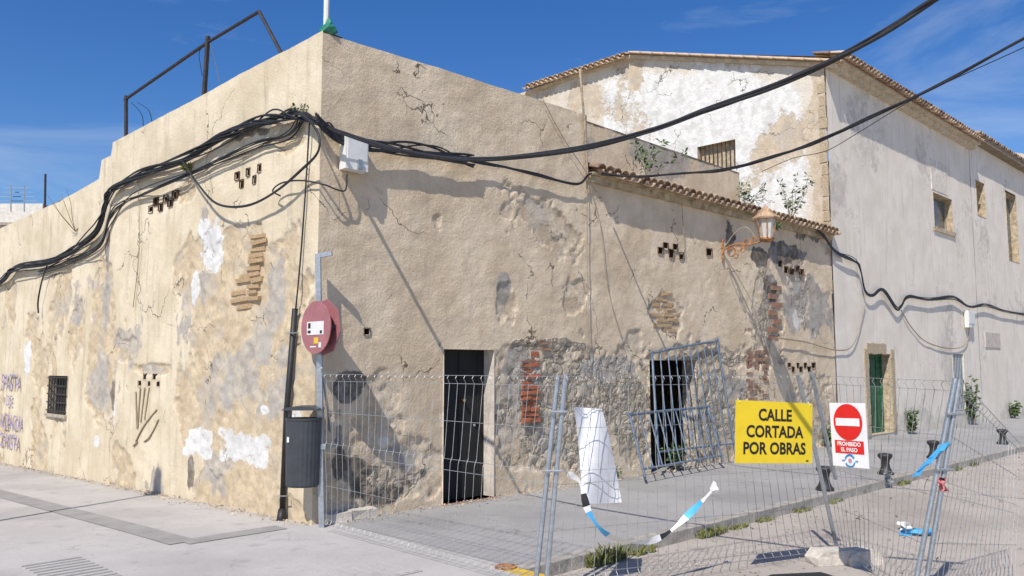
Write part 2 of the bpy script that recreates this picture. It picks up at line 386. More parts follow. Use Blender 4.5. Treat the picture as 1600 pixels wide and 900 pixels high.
greyL = [(155, 600, 18, 55), (195, 530, 22, 22, .8), (430, 460, 22, 70, .8), (375, 590, 40, 60, .7), (400, 545, 30, 40, .7), (235, 577, 30, 9, .6), (340, 740, 30, 40, .6), (120, 480, 10, 45, .5), (445, 560, 18, 40, .6), (320, 370, 18, 60, .5)]
darkL = [(168, 395, 5, 50, .8), (175, 620, 7, 60, .4), (298, 735, 8, 45, .6), (85, 430, 30, 8, .4), (400, 205, 60, 14, .4)]
whiteL = [(331, 385, 20, 50), (320, 360, 14, 30), (303, 450, 8, 34), (308, 692, 24, 25, 1, 1), (382, 701, 43, 28, 1, 1), (152, 690, 6, 12), (41, 560, 6, 35), (412, 640, 9, 10, .8), (460, 655, 14, 30, .6), (180, 640, 10, 40, .3)]
def FR(b, amp, s, seed, base=0): return lambda U, V: field(U, V, b, R, amp, s, seed)+base
def FL(b, amp, s, seed, base=0): return lambda U, V: field(U, V, b, L, amp, s, seed)+base
fR = {'peel': lambda U, V: np.maximum(FR(peelR, .45, 2.6, 1, -.12)(U, V), (fbm(U*1.1, V*1.0, 81, 5, .6)-.66-.12*sst(V, 2.5, 4.))*2.5), 'rubble': lambda U, V: field(U, V, [(900, 640, 125, 110), (985, 640, 45, 110), (1120, 640, 60, 100, .8), (590, 760, 90, 50, .8), (1200, 500, 18, 90), (1255, 480, 14, 50, .8), (870, 540, 100, 14), (1140, 560, 110, 14, .8), (850, 345, 45, 45, .35)], R, .6, 2.4, 7)-.3, 'grey': FR(greyR, .4, 2.5, 2, -.2), 'dark': FR(darkR, .45, 3., 3, -.25), 'white': FR(whiteR, .35, 4., 4, -.2)}
fL = {'peel': lambda U, V: np.maximum(FL(peelL, .45, 2.6, 11, -.12)(U, V), (fbm(U*.9, V*.6, 82, 5, .6)-.60-.3*sst(V, 3.3, 4.2))*2.2), 'grey': lambda U, V: np.maximum(FL(greyL, .5, 3., 12, -.2)(U, V), (fbm(U*1.2, V*.7, 83, 5, .6)-.69-.3*sst(V, 3.0, 4.0))*2.5), 'dark': FL(darkL, .4, 3., 13, -.25), 'white': FL(whiteL, .5, 7., 14, -.2)}
sst = lambda x, a, b: (lambda t: t*t*(3-2*t))(np.clip((x-a)/(b-a), 0, 1))
def dispR(U, V):
    d = .022*(fbm(U*2.2, V*2.6, 21, 3)-.5)+.016*(fbm(U*7, V*9, 22, 3)-.5)+.05*(fbm(U*.5, V*.5, 27, 2)-.5)
    pl = sst(fR['peel'](U, V)+.08*(fbm(U*12, V*12, 5, 3)-.5), -.01, .07)
    d = d-pl*.02+pl*((.022+.03*sst(-V, -2.6, -1.8))*(fbm(U*9, V*10, 23, 3, .6)-.5))
    w = np.minimum(1, np.minimum(U/.15, 1)); return d*np.clip(w, 0, 1)
def dispL(U, V):
    d = .03*(fbm(U*1.5, V*1.8, 31, 3)-.5)+.010*(fbm(U*7, V*8, 32, 3)-.5)+.05*(fbm(U*.5, V*.5, 37, 2)-.5)
    pl = sst(fL['peel'](U, V)+.08*(fbm(U*12, V*12, 6, 3)-.5), -.01, .07)
    d = d-pl*.022+pl*(.045*(fbm(U*8, V*9, 33, 3, .6)-.5))
    w = np.minimum(1, U/.15); return d*np.clip(w, 0, 1)
M_wr = wallmat('tan_render', (.60, .47, .32), (.73, .60, .435),
    [('peel', 9, .25, (.50, .39, .27), (.68, .56, .41), 3), ('rubble', 9, .3, (.50, .41, .30), (.60, .51, .39), 4), ('grey', 9, .3, (.33, .29, .24), (.45, .40, .34), 4), ('white', 12, .25, (.72, .68, .62), (.66, .60, .52), 5), ('dark', 10, .35, (.10, .085, .07), (.22, .18, .14), 6)], .55, .08)
M_wl = wallmat('cream_render', (.60, .50, .345), (.72, .62, .455),
    [('peel', 9, .25, (.50, .39, .255), (.62, .50, .335), 3.5), ('grey', 10, .3, (.38, .34, .29), (.52, .45, .36), 4), ('white', 22, .5, (.74, .73, .70), (.66, .64, .60), 5), ('dark', 10, .35, (.16, .13, .10), (.28, .23, .18), 6)], .4, .16)
us_r = np.arange(0, UEND, .032); us_r[-1] = UEND
# make sure there is a clean step where the parapet ends
i = np.abs(us_r-UPAR).argmin(); us_r[i] = UPAR; us_r[i+1] = UPAR+.004
wall('street_wall', RP, us_r, -.3, top_r, [DOOR, OPEN2]+HR, dispR, fR, M_wr, house)
us_l = np.arange(0, ltop[-1][0], .034)
wall('side_wall', LP, us_l, -.7, top_l, [WIN]+HL, dispL, fL, M_wl, house)
for hs, PT in ((HR, RP), (HL, LP)):
    for h in hs: reveal(PT, (h[0]-.012, h[1]+.012, h[2]-.012, h[3]+.012), .16, 'vent_hole', mat('hole_earth', (.12, .075, .05), .95, .3, 12), house, True)
# parapet back and cap, roof slab, rear walls
q = MB()
pr = [(u, top_r(u)) for u in np.linspace(.3, UPAR, 12)]
for (a, b), (c, d) in zip(pr, pr[1:]):
    q.add([RP(a, b, -.01), RP(c, d, -.01), RP(c, d, -.28), RP(a, b, -.28)], [(0, 1, 2, 3)]); q.add([RP(a, b, -.28), RP(c, d, -.28), RP(c, 4.3, -.28), RP(a, 4.3, -.28)], [(0, 1, 2, 3)])
q.add([RP(UPAR, 4.2, 0), RP(UPAR, pr[-1][1], 0), RP(UPAR, pr[-1][1], -.28), RP(UPAR, 4.2, -.28)], [(0, 1, 2, 3)])
lt = [(0, ltop[0][1])]+ltop[1:]
for (a, b), (c, d) in zip(lt, lt[1:]):
    q.add([LP(a, b, -.01), LP(c, d, -.01), LP(c, d, -.28), LP(a, b, -.28)], [(0, 1, 2, 3)]); q.add([LP(a, b, -.28), LP(c, d, -.28), LP(c, 3.2, -.28), LP(a, 3.2, -.28)], [(0, 1, 2, 3)])
q.build('parapet', M_cement, house)
q = MB(); LW = ltop[-1][0]
def pl(u, s, z): return C0+RD*u+LD*s+UP*z
q.add([pl(.1, .1, 4.3), pl(UEND, .1, 4.3), pl(UEND, 7, 4.3), pl(.1, 7, 4.3)], [(0, 1, 2, 3)])
q.add([pl(.1, 7, 3.1), pl(UEND, 7, 3.1), pl(UEND, LW, 3.1), pl(.1, LW, 3.1)], [(0, 1, 2, 3)])
q.add([pl(.1, 7, 3.1), pl(UEND, 7, 3.1), pl(UEND, 7, 4.3), pl(.1, 7, 4.3)], [(0, 1, 2, 3)])
for a, b in ((pl(0, LW, 0), pl(UEND, LW, 0)), (pl(UEND, .05, 0), pl(UEND, LW, 0)), (pl(.3, 2.5, 0), pl(UEND, 2.5, 0))):
    q.add([a-UP*.7, b-UP*.7, b+UP*4.3, a+UP*4.3], [(0, 1, 2, 3)])
q.build('roof_slab', M_cement, house)
# doors
reveal(RP, DOOR, .2, 'door_reveal', mat('reveal_plaster', (.62, .55, .47), .9, .15, 6, .4), house)
u0, u1, v0, v1 = DOOR
q = MB().box(RP(u0, v0, -.2), RD*(u1-u0), RN*-.05, UP*(v1-v0))
d_ = q.build('door', M_door, house); ORG[d_.name] = ORG[house.name]
um = u0+(u1-u0)*.55
MB().lathe(RP(um, R(735, 626)[1], -.2), [(.03, 0), (.03, .01), (.018, .02), (.03, .045), (.022, .06)], 12, RN).build('door_knob', mat('brass', (.6, .38, .12), .3, .1, 5, 0, 40, 1), d_, True)
MB().lathe(RP(u0+(u1-u0)*.8, .98, -.2), [(.02, 0), (.02, .012), (.012, .014)], 10, RN).build('lock', M_galv, d_, True)
for k in (.12, .5, .88): MB().box(RP(u0+(u1-u0)*k-.02, v0, -.198), RD*.012, RN*.008, UP*(v1-v0-.02)).build('board_joint', M_dark, d_)
q = MB().box(RP(u0-.04, -.1, -.2), RD*(u1-u0+.1), RN*.30, UP*(v0+.10)); q.build('doorstep', mat('step', (.34, .20, .14), .9, .2, 8, .4), house)
reveal(RP, OPEN2, .3, 'doorway_reveal', M_wr, house)
# window with grille on the side wall
reveal(LP, WIN, .16, 'window_reveal', M_cement, house)
wn = MB().box(LP(WIN[0], WIN[2], -.15), LD*(WIN[1]-WIN[0]), LN*-.02, UP*(WIN[3]-WIN[2])).build('window', M_dark, house); ORG[wn.name] = ORG[house.name]
for i in range(7):
    u = WIN[0]+(WIN[1]-WIN[0])*(i+.5)/7; MB().tube([LP(u, WIN[2], .02), LP(u, WIN[3], .02)], .011, 5).build('grille_bar', M_dkmetal, wn)
for i in range(5):
    v = WIN[2]+(WIN[3]-WIN[2])*(i+.3)/4.6; MB().box(LP(WIN[0]-.02, v, .022), LD*(WIN[1]-WIN[0]+.04), LN*.01, UP*.025).build('grille_bar', M_dkmetal, wn)
MB().box(LP(WIN[0]-.05, WIN[2]-.06, -.1), LD*(WIN[1]-WIN[0]+.1), LN*.15, UP*.06).build('window_sill', M_cement, wn)
# bricks showing through the plaster
bm_ = bpy.data.meshes.new('brick'); q = MB().cbox((0, 0, 0), Vector((1, 0, 0)), Vector((0, 1, 0)), Vector((0, 0, 1)))
UB = q
def brickmesh(m):
    b = bpy.data.meshes.new('brick'); vv = [tuple(v+Vector((random.uniform(-.08, .08), random.uniform(-.1, .1), random.uniform(-.14, .14)))) for v in UB.v]
    b.from_pydata(vv, [], UB.f); b.materials.append(m); return b
BRK = {k: [brickmesh(m) for _ in range(4)] for k, m in (('r', M_brick), ('p', M_brick2), ('w', M_brick3))}
def basis(D, N, o): return Matrix(((D.x, -N.x, 0, o.x), (D.y, -N.y, 0, o.y), (D.z, -N.z, 1, o.z), (0, 0, 0, 1)))
def brick(PJ, PT, D, N, px, py, wpx, hpx, k, off=.0):
    u, v = PJ(px, py); w_ = abs(PJ(px+wpx/2, py)[0]-PJ(px-wpx/2, py)[0]); h_ = abs(PJ(px, py+hpx/2)[1]-PJ(px, py-hpx/2)[1])
    inst('brick', random.choice(BRK[k]), house, basis(D, N, PT(u, v, off-.012+random.uniform(-.018, .014))) @ Matrix.Rotation(random.uniform(-.05, .05), 4, 'Y') @ Matrix.Diagonal((w_*random.uniform(.8, 1.12), .09, h_*random.uniform(.75, 1.1), 1)))
for i in range(13):     # red brick jamb right of the door
    y = 553+i*8.6
    if i % 2: brick(R, RP, RD, RN, 829+random.uniform(-3, 2), y, 26, 6.8, 'r', -.02)
    else:
        brick(R, RP, RD, RN, 822, y, 12, 6.8, 'r', -.02); brick(R, RP, RD, RN, 836, y, 13, 6.8, 'r', -.02)
for x, y in ((848, 536), (862, 534), (873, 539), (852, 545)): brick(R, RP, RD, RN, x, y, 13, 5, 'w', -.02)
for i in range(14):     # bricked-up slot
    y = 550+i*5.6
    for x in ((1176, 1192) if i % 2 else (1171, 1184, 1196)): brick(R, RP, RD, RN, x, y, 13 if i % 2 else 10, 4.4, 'w', -.025)
for i in range(8):      # faint brick courses over the open doorway
    for x in ((1033, 1052) if i % 2 else (1027, 1043, 1058)): brick(R, RP, RD, RN, x+random.uniform(-2, 2), 460+i*8, 15, 6, 'p', -.038)
for i in range(7): brick(R, RP, RD, RN, 1210+random.uniform(-4, 6), 450+i*13, 15, 9, 'w', -.03)
for x, y, w_ in ((405, 369, 24), (406, 378, 26), (403, 389, 26), (400, 398, 24), (400, 408, 24), (397, 419, 22), (391, 429, 28), (380, 438, 20), (401, 437, 18), (397, 447, 24), (372, 457, 24), (394, 456, 16), (377, 468, 28), (398, 466, 14), (383, 478, 26)):
    brick(L, LP, LD, LN, x, y, w_, 7, 'p', -.015)
# eave of the low roof: cornice, tiles
def tile_mesh(m, ln=.46, r0=.10, r1=.078):
    v = []; f = []; n = 7
    for k, (y, r) in enumerate(((0, r0), (ln, r1))):
        for rr in (r, r-.014):
            for j in range(n+1):
                a = math.pi*j/n; v.append((math.cos(a)*rr, y, math.sin(a)*rr*.85))
    W = n+1
    for j in range(n):
        f += [(j, j+1, 2*W+j+1, 2*W+j), (W+j+1, W+j, 3*W+j, 3*W+j+1), (j+1, j, W+j, W+j+1), (2*W+j, 2*W+j+1, 3*W+j+1, 3*W+j)]
    f += [(0, 2*W, 3*W, W), (n, W+n, 3*W+n, 2*W+n)]
    me = bpy.data.meshes.new('roof_tile'); me.from_pydata(v, [], f); me.materials.append(m)
    me.polygons.foreach_set('use_smooth', [True]*len(f)); return me
TL = [tile_mesh(M_tile), tile_mesh(M_tile2), tile_mesh(mat('clay_tile_dark', (.28, .18, .12), .9, .35, 9, .4))]
def tile_row(parent, P0, D, IN, slope, n, sp, z, lift=0, pans=True, mix_=(0, 0, 1, 2)):
    """tiles whose mouths lie on the line P0+D*i*sp, running inwards and upwards"""
    ang = math.atan2(IN.y, IN.x)-math.pi/2
    for i in range(n):
        p = P0+D*(i*sp)+UP*(z+lift+random.uniform(-.008, .008))
        Mx = Matrix.Translation(p) @ Matrix.Rotation(ang+random.uniform(-.05, .05), 4, 'Z') @ Matrix.Rotation(slope, 4, 'X')
        inst('roof_tile', TL[random.choice(mix_)], parent, Mx)
        if pans: inst('roof_tile', TL[random.choice(mix_)], parent, Matrix.Translation(D*(sp/2)-UP*.0) @ Mx @ Matrix.Translation((0, -.03, 0)) @ Matrix.Rotation(math.pi, 4, 'Y'))
NTL = int((UEND-UPAR)/.2)
q = MB().box(RP(UPAR+.02, EAVE-.05, -.3), RD*(UEND-UPAR), RN*.42, UP*.05).box(RP(UPAR+.02, EAVE-.16, -.1), RD*(UEND-UPAR-.01), RN*.16, UP*.108)
q.build('eave_cornice', mat('cornice', (.46, .37, .24), .95, .25, 6, .5), house)
rs = MB(); rs.add([RP(UPAR, EAVE+.03, .1), RP(UEND+.05, EAVE+.03, .1), RP(UEND+.05, EAVE+.45, -1.4), RP(UPAR, EAVE+.45, -1.4)], [(0, 1, 2, 3)]); rs.build('roof', M_tile, house)
for k in range(3):
    tile_row(house, RP(UPAR+.12, 0, .22-k*.38), RD, -RN, .27, NTL, .2, EAVE+.035, k*.105, k == 0)
# set-back terrace wall behind the low roof
OFF = -1.3
tw = [R(920, 190, OFF), R(1155, 270, OFF)]
def top_t(u): (a, b), (c, d) = tw; return b+(d-b)*(u-a)/(c-a)
ust = np.arange(tw[0][0]-.1, tw[1][0], .06)
fT = {'rubble': lambda U, V: U*0-1, 'peel': lambda U, V: fbm(U, V, 41)-.95, 'grey': lambda U, V: fbm(U*.8, V*.8, 42)-.6, 'dark': lambda U, V: .25*fbm(U*3, V*2, 43)-.35+.35*sst(V-np.array([[top_t(a)] for a in U[:, 0]]), -.12, 0), 'white': lambda U, V: fbm(U, V, 44)-1.}
wall('terrace_wall', lambda u, v, o: RP(u, v, OFF+o), ust, 4.2, top_t, [], lambda U, V: .02*(fbm(U*3, V*3, 45)-.5), fT, M_wr, house, .06)
q = MB(); e0 = RP(tw[1][0], 0, OFF); q.box(e0+UP*4.2, -LN*0+RN*-.25, RD*-.05, UP*(tw[1][1]-4.2)); q.box(RP(tw[0][0], 4.2, OFF-.25), RD*(tw[1][0]-tw[0][0]), RN*.02, UP*.9); q.build('terrace_wall_end', M_cement, house)

# ------------------------------------------------------------------ tall white house
tall = thing('tall_house', RP(UEND, 0), 'tall whitewashed house with tiled eaves and patchy white gable', 'house')
U2 = R(1521, 400)[0]; ZE = (R(1290, 108)[1]+R(1500, 226)[1])/2
GU = R(1275, 115)[0]+.12
M_ww = wallmat('whitewash_grey', (.72, .645, .54), (.79, .715, .615), [('stain', 5, .4, (.58, .52, .44), (.66, .60, .52), 3)], .15, .12, .25)
M_gab = wallmat('flaking_limewash', (.62, .54, .43), (.68, .62, .53), [('lime', 26, 1.1, (.80, .79, .76), (.70, .68, .64), 6), ('peel', 9, .3, (.52, .42, .30), (.62, .52, .39), 4)], .6, .1)
GD = rect(R, 1356, 553, 1391, 678); W1 = rect(R, 1457, 307, 1486, 358); W0 = rect(R, 1453, 254, 1477, 300); W2 = rect(R, 1520, 283, 1535, 338)
SH = rect(R, 1488, 553, 1505, 640); PNL = rect(R, 1537, 520, 1560, 543)
ust = np.arange(UEND+.02, U2, .07)
fS = {'stain': lambda U, V: .5*fbm(U*.7, V*.5, 51)-.32+.25*(V < .8)*(1-V/.8)}
PT2 = lambda u, v, o=0: RP(u, v, o+.03)
wall('street_wall', PT2, ust, -.2, lambda u: ZE, [GD, W1, SH], lambda U, V: .02*(fbm(U*1.5, V*1.5, 52)-.5), fS, M_ww, tall, .07)
SLP = math.atan2(1.5, 5.5)
def GP(s, v, o=0): return RP(UEND+.02, 0)+LD*s-RD*o+UP*v
def gable_px(px, py):
    d = ray(px, py); o = RP(UEND+.02, 0); N = Vector((-LD.y, LD.x, 0)); k = (o-CAM).dot(N)/d.dot(N); p = CAM+d*k
    return (p-o).dot(LD), p.z
SR, ZR = gable_px(987, 92); SL, ZL = gable_px(826, 148)
def top_g(s): return ZE+(ZR-ZE)*s/SR if s < SR else ZR+(ZL-ZR)*(s-SR)/(SL-SR)
def gfield(U, V):
    wx = gable_px(942, 150)[0]; f = .30+.5*(fbm(U*1.2, V*.6, 61)-.5)
    f = f-1.5*sst(U, wx-.05, wx+.05)-.55*sst(-U, -.9, -.2)-.35*sst(-np.abs(U-2.6), -.9, -.2)*sst(-V, -8.4, -6.)*0
    return f-.35*sst(V-np.array([[top_g(a)] for a in U[:, 0]]), -.9, -.1)*(fbm(U*2, V*2, 62) > .4)
GWIN = (lambda a, b: (min(a[0], b[0]), max(a[0], b[0]), a[1], b[1]))(gable_px(1150, 262), gable_px(1090, 230))
wall('gable_wall', GP, np.arange(0, SL+1.2, .06), 3.5, top_g, [GWIN], lambda U, V: .03*(fbm(U*2, V*2, 63)-.5)+.012*(fbm(U*8, V*8, 64)-.5), {'lime': gfield, 'peel': lambda U, V: .8*(fbm(U*.9, V*.7, 66)-.62)+.5*sst(-U, -.55, -.1)}, M_gab, tall, .06)
reveal(GP, GWIN, .18, 'window_reveal', M_stone, tall)
gw = MB().add([GP(GWIN[0], GWIN[2], -.17), GP(GWIN[1], GWIN[2], -.17), GP(GWIN[1], GWIN[3], -.17), GP(GWIN[0], GWIN[3], -.17)], [(0, 1, 2, 3)]).build('window', M_stone, tall); ORG[gw.name] = ORG[tall.name]
for i in range(9):
    s = GWIN[0]+(GWIN[1]-GWIN[0])*(i+.5)/9; MB().tube([GP(s, GWIN[2], -.05), GP(s, GWIN[3], -.05)], .012, 5).build('grille_bar', M_dkmetal, gw)
# corner stones up the gable edge
qs = [brickmesh(M_stone) for _ in range(4)]
for i in range(18):
    inst('corner_stone', random.choice(qs), tall, basis(LD, -RD, GP(.07+.02*(i % 2), 3.7+i*.28+random.uniform(-.04, .04), -.012)) @ Matrix.Diagonal((.15+random.uniform(-.03, .05), .06, .25, 1)))
# cornice, roof, tiles
M_corn = mat('cream_cornice', (.58, .49, .36), .9, .15, 5, .3)
LT = U2-UEND+.1
q = MB().box(RP(UEND+.02, ZE-.02, -.1), RD*LT, RN*.30, UP*.12).box(RP(UEND+.02, ZE+.10, -.1), RD*LT, RN*.46, UP*.10); q.build('cornice', M_corn, tall)
q = MB(); q.box(GP(-.1, ZE-.02, -.1), LD*.01, -RD*.18, UP*.2)
def edge_box(s0, z0, s1, z1, dz, th, out):
    a = GP(s0, z0+dz, -.1); b = GP(s1, z1+dz, -.1)
    q.box(a, b-a, -RD*out, UP*th)
edge_box(-.3, ZE-.08*1, SR, ZR, .0, .10, .2); edge_box(SR, ZR, SL+1, top_g(SL+1), .0, .10, .2)
q.build('verge_board', M_corn, tall)
q = MB(); q.add([GP(-.4, ZE+.15, .1), RP(U2+.1, ZE+.15, .4), RP(U2+.1, ZR+.15, -SR), GP(SR, ZR+.15, .1)], [(0, 1, 2, 3)])
q.add([GP(SR, ZR+.15, .1), RP(U2+.1, ZR+.15, -SR), RP(U2+.1, ZR-1, -SR-6), GP(SL+1.2, top_g(SL+1.2)+.1, .1)], [(0, 1, 2, 3)]); q.build('roof', M_tile, tall)
NT2 = int((U2-UEND)/.21)
for k in range(2): tile_row(tall, RP(UEND+.15, 0, .5-k*.38), RD, -RN, SLP, NT2, .21, ZE+.24, k*.1, k == 0)
for i in range(int(SR/.40)+1):      # verge tiles lying along the gable edge
    s = -.42+i*.40; p = GP(s, ZE+(ZR-ZE)*s/SR+.11, .16)
    Mx = Matrix.Translation(p) @ Matrix.Rotation(math.atan2(LD.y, LD.x)-math.pi/2, 4, 'Z') @ Matrix.Rotation(SLP*1.25, 4, 'X')
    inst('roof_tile', TL[1], tall, Mx); inst('roof_tile', TL[1], tall, Matrix.Translation(RD*.2+UP*.03) @ Mx)
tile_row(tall, GP(SR+.1, 0, .28), LD, RD, .25, int((SL-SR)/.2), .2, (ZR+ZL)/2+.12, 0, True, (0, 1, 1))
# openings of the street wall
def win(r, nm, depth, m_back, fr, parent=tall, m_rev=M_stone, PT=PT2):
    reveal(PT, r, depth, 'window_reveal', m_rev, parent)
    u0, u1, v0, v1 = r
    o = MB().add([PT(u0, v0, -depth), PT(u1, v0, -depth), PT(u1, v1, -depth), PT(u0, v1, -depth)], [(0, 1, 2, 3)]).build(nm, m_back, parent); ORG[o.name] = ORG[parent.name]
    if fr:
        q = MB(); t = .06
        q.box(PT(u0, v0, -depth), RD*t, RN*.04, UP*(v1-v0)).box(PT(u1-t, v0, -depth), RD*t, RN*.04, UP*(v1-v0)).box(PT(u0+t, v1-t, -depth), RD*(u1-u0-2*t), RN*.04, UP*t).box(PT(u0+t, v0, -depth), RD*(u1-u0-2*t), RN*.04, UP*t)
        q.build('frame', fr, o)
    return o
M_glass = mat('window_glass', (.10, .12, .13), .12, .2, 2)
win(W1, 'window', .22, M_glass, mat('old_wood', (.33, .27, .2), .8, .2, 9))
MB().box(PT2(W1[0]-.1, W1[2]-.14, .0), RD*(W1[1]-W1[0]+.2), RN*.05, UP*.13).build('window_sill', M_stone, tall)
MB().box(PT2(W0[0], W0[2], -.01), RD*(W0[1]-W0[0]), RN*.025, UP*(W0[3]-W0[2])).build('blocked_window', M_ww, tall)
o = win(SH, 'shutter', .08, M_dark, None, tall, M_ww)
for i in range(7): MB().tube([PT2(SH[0]+(SH[1]-SH[0])*(i+.5)/7, SH[2], -.03), PT2(SH[0]+(SH[1]-SH[0])*(i+.5)/7, SH[3], -.03)], .022, 6).build('shutter_rib', M_galv, o)
MB().box(PT2(PNL[0], PNL[2], -.01), RD*(PNL[1]-PNL[0]), RN*.04, UP*(PNL[3]-PNL[2])).build('wall_panel', mat('panel', (.55, .48, .42), .9, .1), tall)
M_green = mat('green_paint', (.03, .13, .06), .7, .35, 9, .2)
g = win(GD, 'door', .25, M_green, M_green, tall, M_stone)
for i in range(1, 4): MB().box(PT2(GD[0]+(GD[1]-GD[0])*i/4, GD[2], -.249), RD*.015, RN*.012, UP*(GD[3]-GD[2]-.08)).build('board_joint', M_dark, g)
for i in range(9):
    for k in (0, 1):
        u = GD[0]-.22 if k == 0 else GD[1]+.01
        inst('stone', random.choice(qs), tall, basis(RD, RN, PT2(u+.11, GD[2]+.13+i*(GD[3]-GD[2])/8.6, -.01)) @ Matrix.Diagonal((.24, .08, .24, 1)))
for i in range(4): inst('stone', random.choice(qs), tall, basis(RD, RN, PT2(GD[0]+.1+i*.3, GD[3]+.14, -.01)) @ Matrix.Diagonal((.3, .08, .26, 1)))
# far neighbour and the cream block behind
far = thing('white_house', RP(U2, 0), 'plain white house continuing the street beyond the tall one', 'house')
ZF = R(1524, 222)[1]
UF = U2+22
W4 = rect(R, 1572, 306, 1588, 408); W2 = rect(R, 1524, 285, 1537, 338)
wall('street_wall', PT2, np.arange(U2+.01, UF, .15), -.2, lambda u: ZF-.1, [W4, W2], lambda U, V: .02*(fbm(U, V, 71)-.5), fS, M_ww, far, .15)
win(W4, 'window', .2, M_glass, M_stone, far); win(W2, 'window', .25, M_dark, M_stone, far)
MB().box(RP(U2-.05, ZF-.12, -6), RD*22, RN*6.35, UP*.16).build('roof', mat('eave_brown', (.25, .19, .13), .9, .2), far)
MB().add([RP(U2, -.2, 0), RP(U2, ZF-.1, 0), RP(U2, ZF-.1, -6), RP(U2, -.2, -6)], [(0, 1, 2, 3)]).build('end_wall', M_ww, far)
for i in range(80): inst('roof_tile', TL[i % 3], far, Matrix.Translation(-UP*0+RP(U2+.1+i*.24, ZF+.06, .4)) @ Matrix.Rotation(math.atan2(-RN.y, -RN.x)-math.pi/2, 4, 'Z') @ Matrix.Rotation(.2, 4, 'X'))
p = AT(1566, 600, 44); q = MB().box((p.x, p.y, 0), Vector((14, 6, 0)), Vector((-5, 9, 0)), UP*(AT(1570, 232, 44).z)); o = q.build('cream_block', mat('cream_block', (.70, .62, .48), .9, .06)); tag(o, 'cream block rising behind the far white house roof', 'building')
# left background
p = AT(0, 560, 36); zt = AT(25, 318, 36).z
hb = thing('distant_house', (p.x-3, p.y, 0), 'distant pale house with rooftop aerials past the side wall', 'house')
MB().box((p.x-8, p.y, -1), Vector((9.5, 0, 0)), Vector((0, 8, 0)), UP*(zt+1)).build('wall', mat('pale_wall', (.66, .62, .55), .9, .1), hb)
MB().box((p.x-8.2, p.y-.2, zt-1.0), Vector((9.2, 0, 0)), Vector((0, .3, 0)), UP*.12).build('ledge', M_cement, hb)
MB().box((p.x-8, p.y-.05, zt-2.2), Vector((8.6, 0, 0)), Vector((0, .1, 0)), UP*.8).build('window_band', M_dark, hb)
for px, ty in ((17, 290), (38, 290)):
    b = AT(px, 330, 36); t = AT(px, ty, 36); q = MB().tube([b, t], .03, 5)
    for k in range(4): z = t-UP*(.1+.2*k); q.tube([z-Vector((.3+.1*k, 0, 0)), z+Vector((.3+.1*k, 0, 0))], .015, 4)
    q.build('aerial', M_galv, hb)
q = MB().tube([Lp(70, 335, -.6), Lp(71, 272, -.6)], .025, 6); tag(q.build('roof_post', M_dkmetal), 'thin dark post standing behind the low side parapet', 'post')
# ------------------------------------------------------------------ roof frame, pole
fr = thing('pipe_frame', Lp(320, 140, -.14), 'rusty dark pipe frame standing on the side parapet', 'pipe frame')
o_ = -.14
MB().tube([Lp(197, 214, o_), Lp(197, 150, o_)], .035, 6).build('post', M_dkmetal, fr)
MB().tube([Lp(319, 150, o_), Lp(325, 57, o_)], .04, 6).build('post', M_dkmetal, fr)
MB().tube([Lp(195, 156, o_), Lp(325, 66, o_)], .028, 6).build('rail', M_dkmetal, fr)
MB().tube([Lp(325, 66, o_), Lp(405, 18, o_)], .026, 6).build('rail', M_dkmetal, fr)
MB().tube([Lp(405, 18, o_), Lp(440, 84, o_)], .026, 6).build('brace', M_dkmetal, fr)
for a, b, c in (((327, 66), (336, 95), (344, 132)), ((205, 160), (221, 178), (224, 198)), ((215, 160), (232, 172), (238, 192)), ((318, 72), (311, 84), (316, 118))):
    MB().tube(smooth_path([Lp(*a, o_), Lp(*b, o_), Lp(*c, o_)]), .006, 4).build('loose_wire', M_black, fr)
pt = LP(.12, ltop[0][1]-.02, -.12)
po = MB().tube([pt, pt+UP*2.2], .035, 8).build('white_pole', M_white); tag(po, 'slim white pole rising from the house corner', 'pole')
b_ = bpy.data.meshes.new('x'); q = MB().lathe(pt+Vector((.05, -.05, .0)), [(.03, 0), (.09, .04), (.10, .09), (.05, .15), (.02, .22)], 9)
q.v = [v+Vector((random.uniform(-.02, .02),)*3) for v in q.v]
tag(q.build('green_bag', mat('green_plastic', (.02, .22, .13), .4, .3, 12)), 'crumpled green plastic bag tied at foot of white pole', 'bag')
# ------------------------------------------------------------------ cables
def bundle(name, label, pts, n, r, spread, m=M_black, seed=0, k=6, sag=.0, cat='cable'):
    rnd = random.Random(seed); base = smooth_path(pts, k); q = MB()
    for s in range(n):
        ph = rnd.uniform(0, 6.28); am = spread*math.sqrt(rnd.random())*(1.9 if n > 3 and s % 4 == 3 else 1); fq = rnd.uniform(.1, .45); path = []; p2 = rnd.uniform(0, 6.28)
        for i, p in enumerate(base):
            a = ph+i*fq; path.append(p+Vector((math.cos(a)*am*.5, math.cos(a)*am*.5, math.sin(a)*am+(.5*spread*math.sin(i*.13+p2) if n > 3 else 0))))
        q.tube(path, r*rnd.uniform(.7, 1.2), 6)
    return tag(q.build(name, m, None, True), label, cat)
o1 = .10
lp = [(-60, 470), (0, 441), (22, 420), (75, 410), (115, 390), (150, 360), (163, 325), (172, 298), (215, 274), (290, 246), (345, 215), (400, 193), (440, 182), (466, 178)]
cor = [LP(.0, R(487, 190)[1], .12)+RN*.12]
bundle('cable_bundle', 'thick black cable bundle swagged along the cream side wall', [Lp(x, y, o1) for x, y in lp]+cor, 13, .014, .055, seed=1)
bundle('cable_bundle', 'thinner second cable run below the thick bundle on side wall', [Lp(x, y, .07) for x, y in ((60, 425), (110, 408), (155, 385), (172, 340), (190, 318), (240, 296), (330, 255), (400, 226), (450, 214), (470, 190))], 6, .010, .045, seed=2)
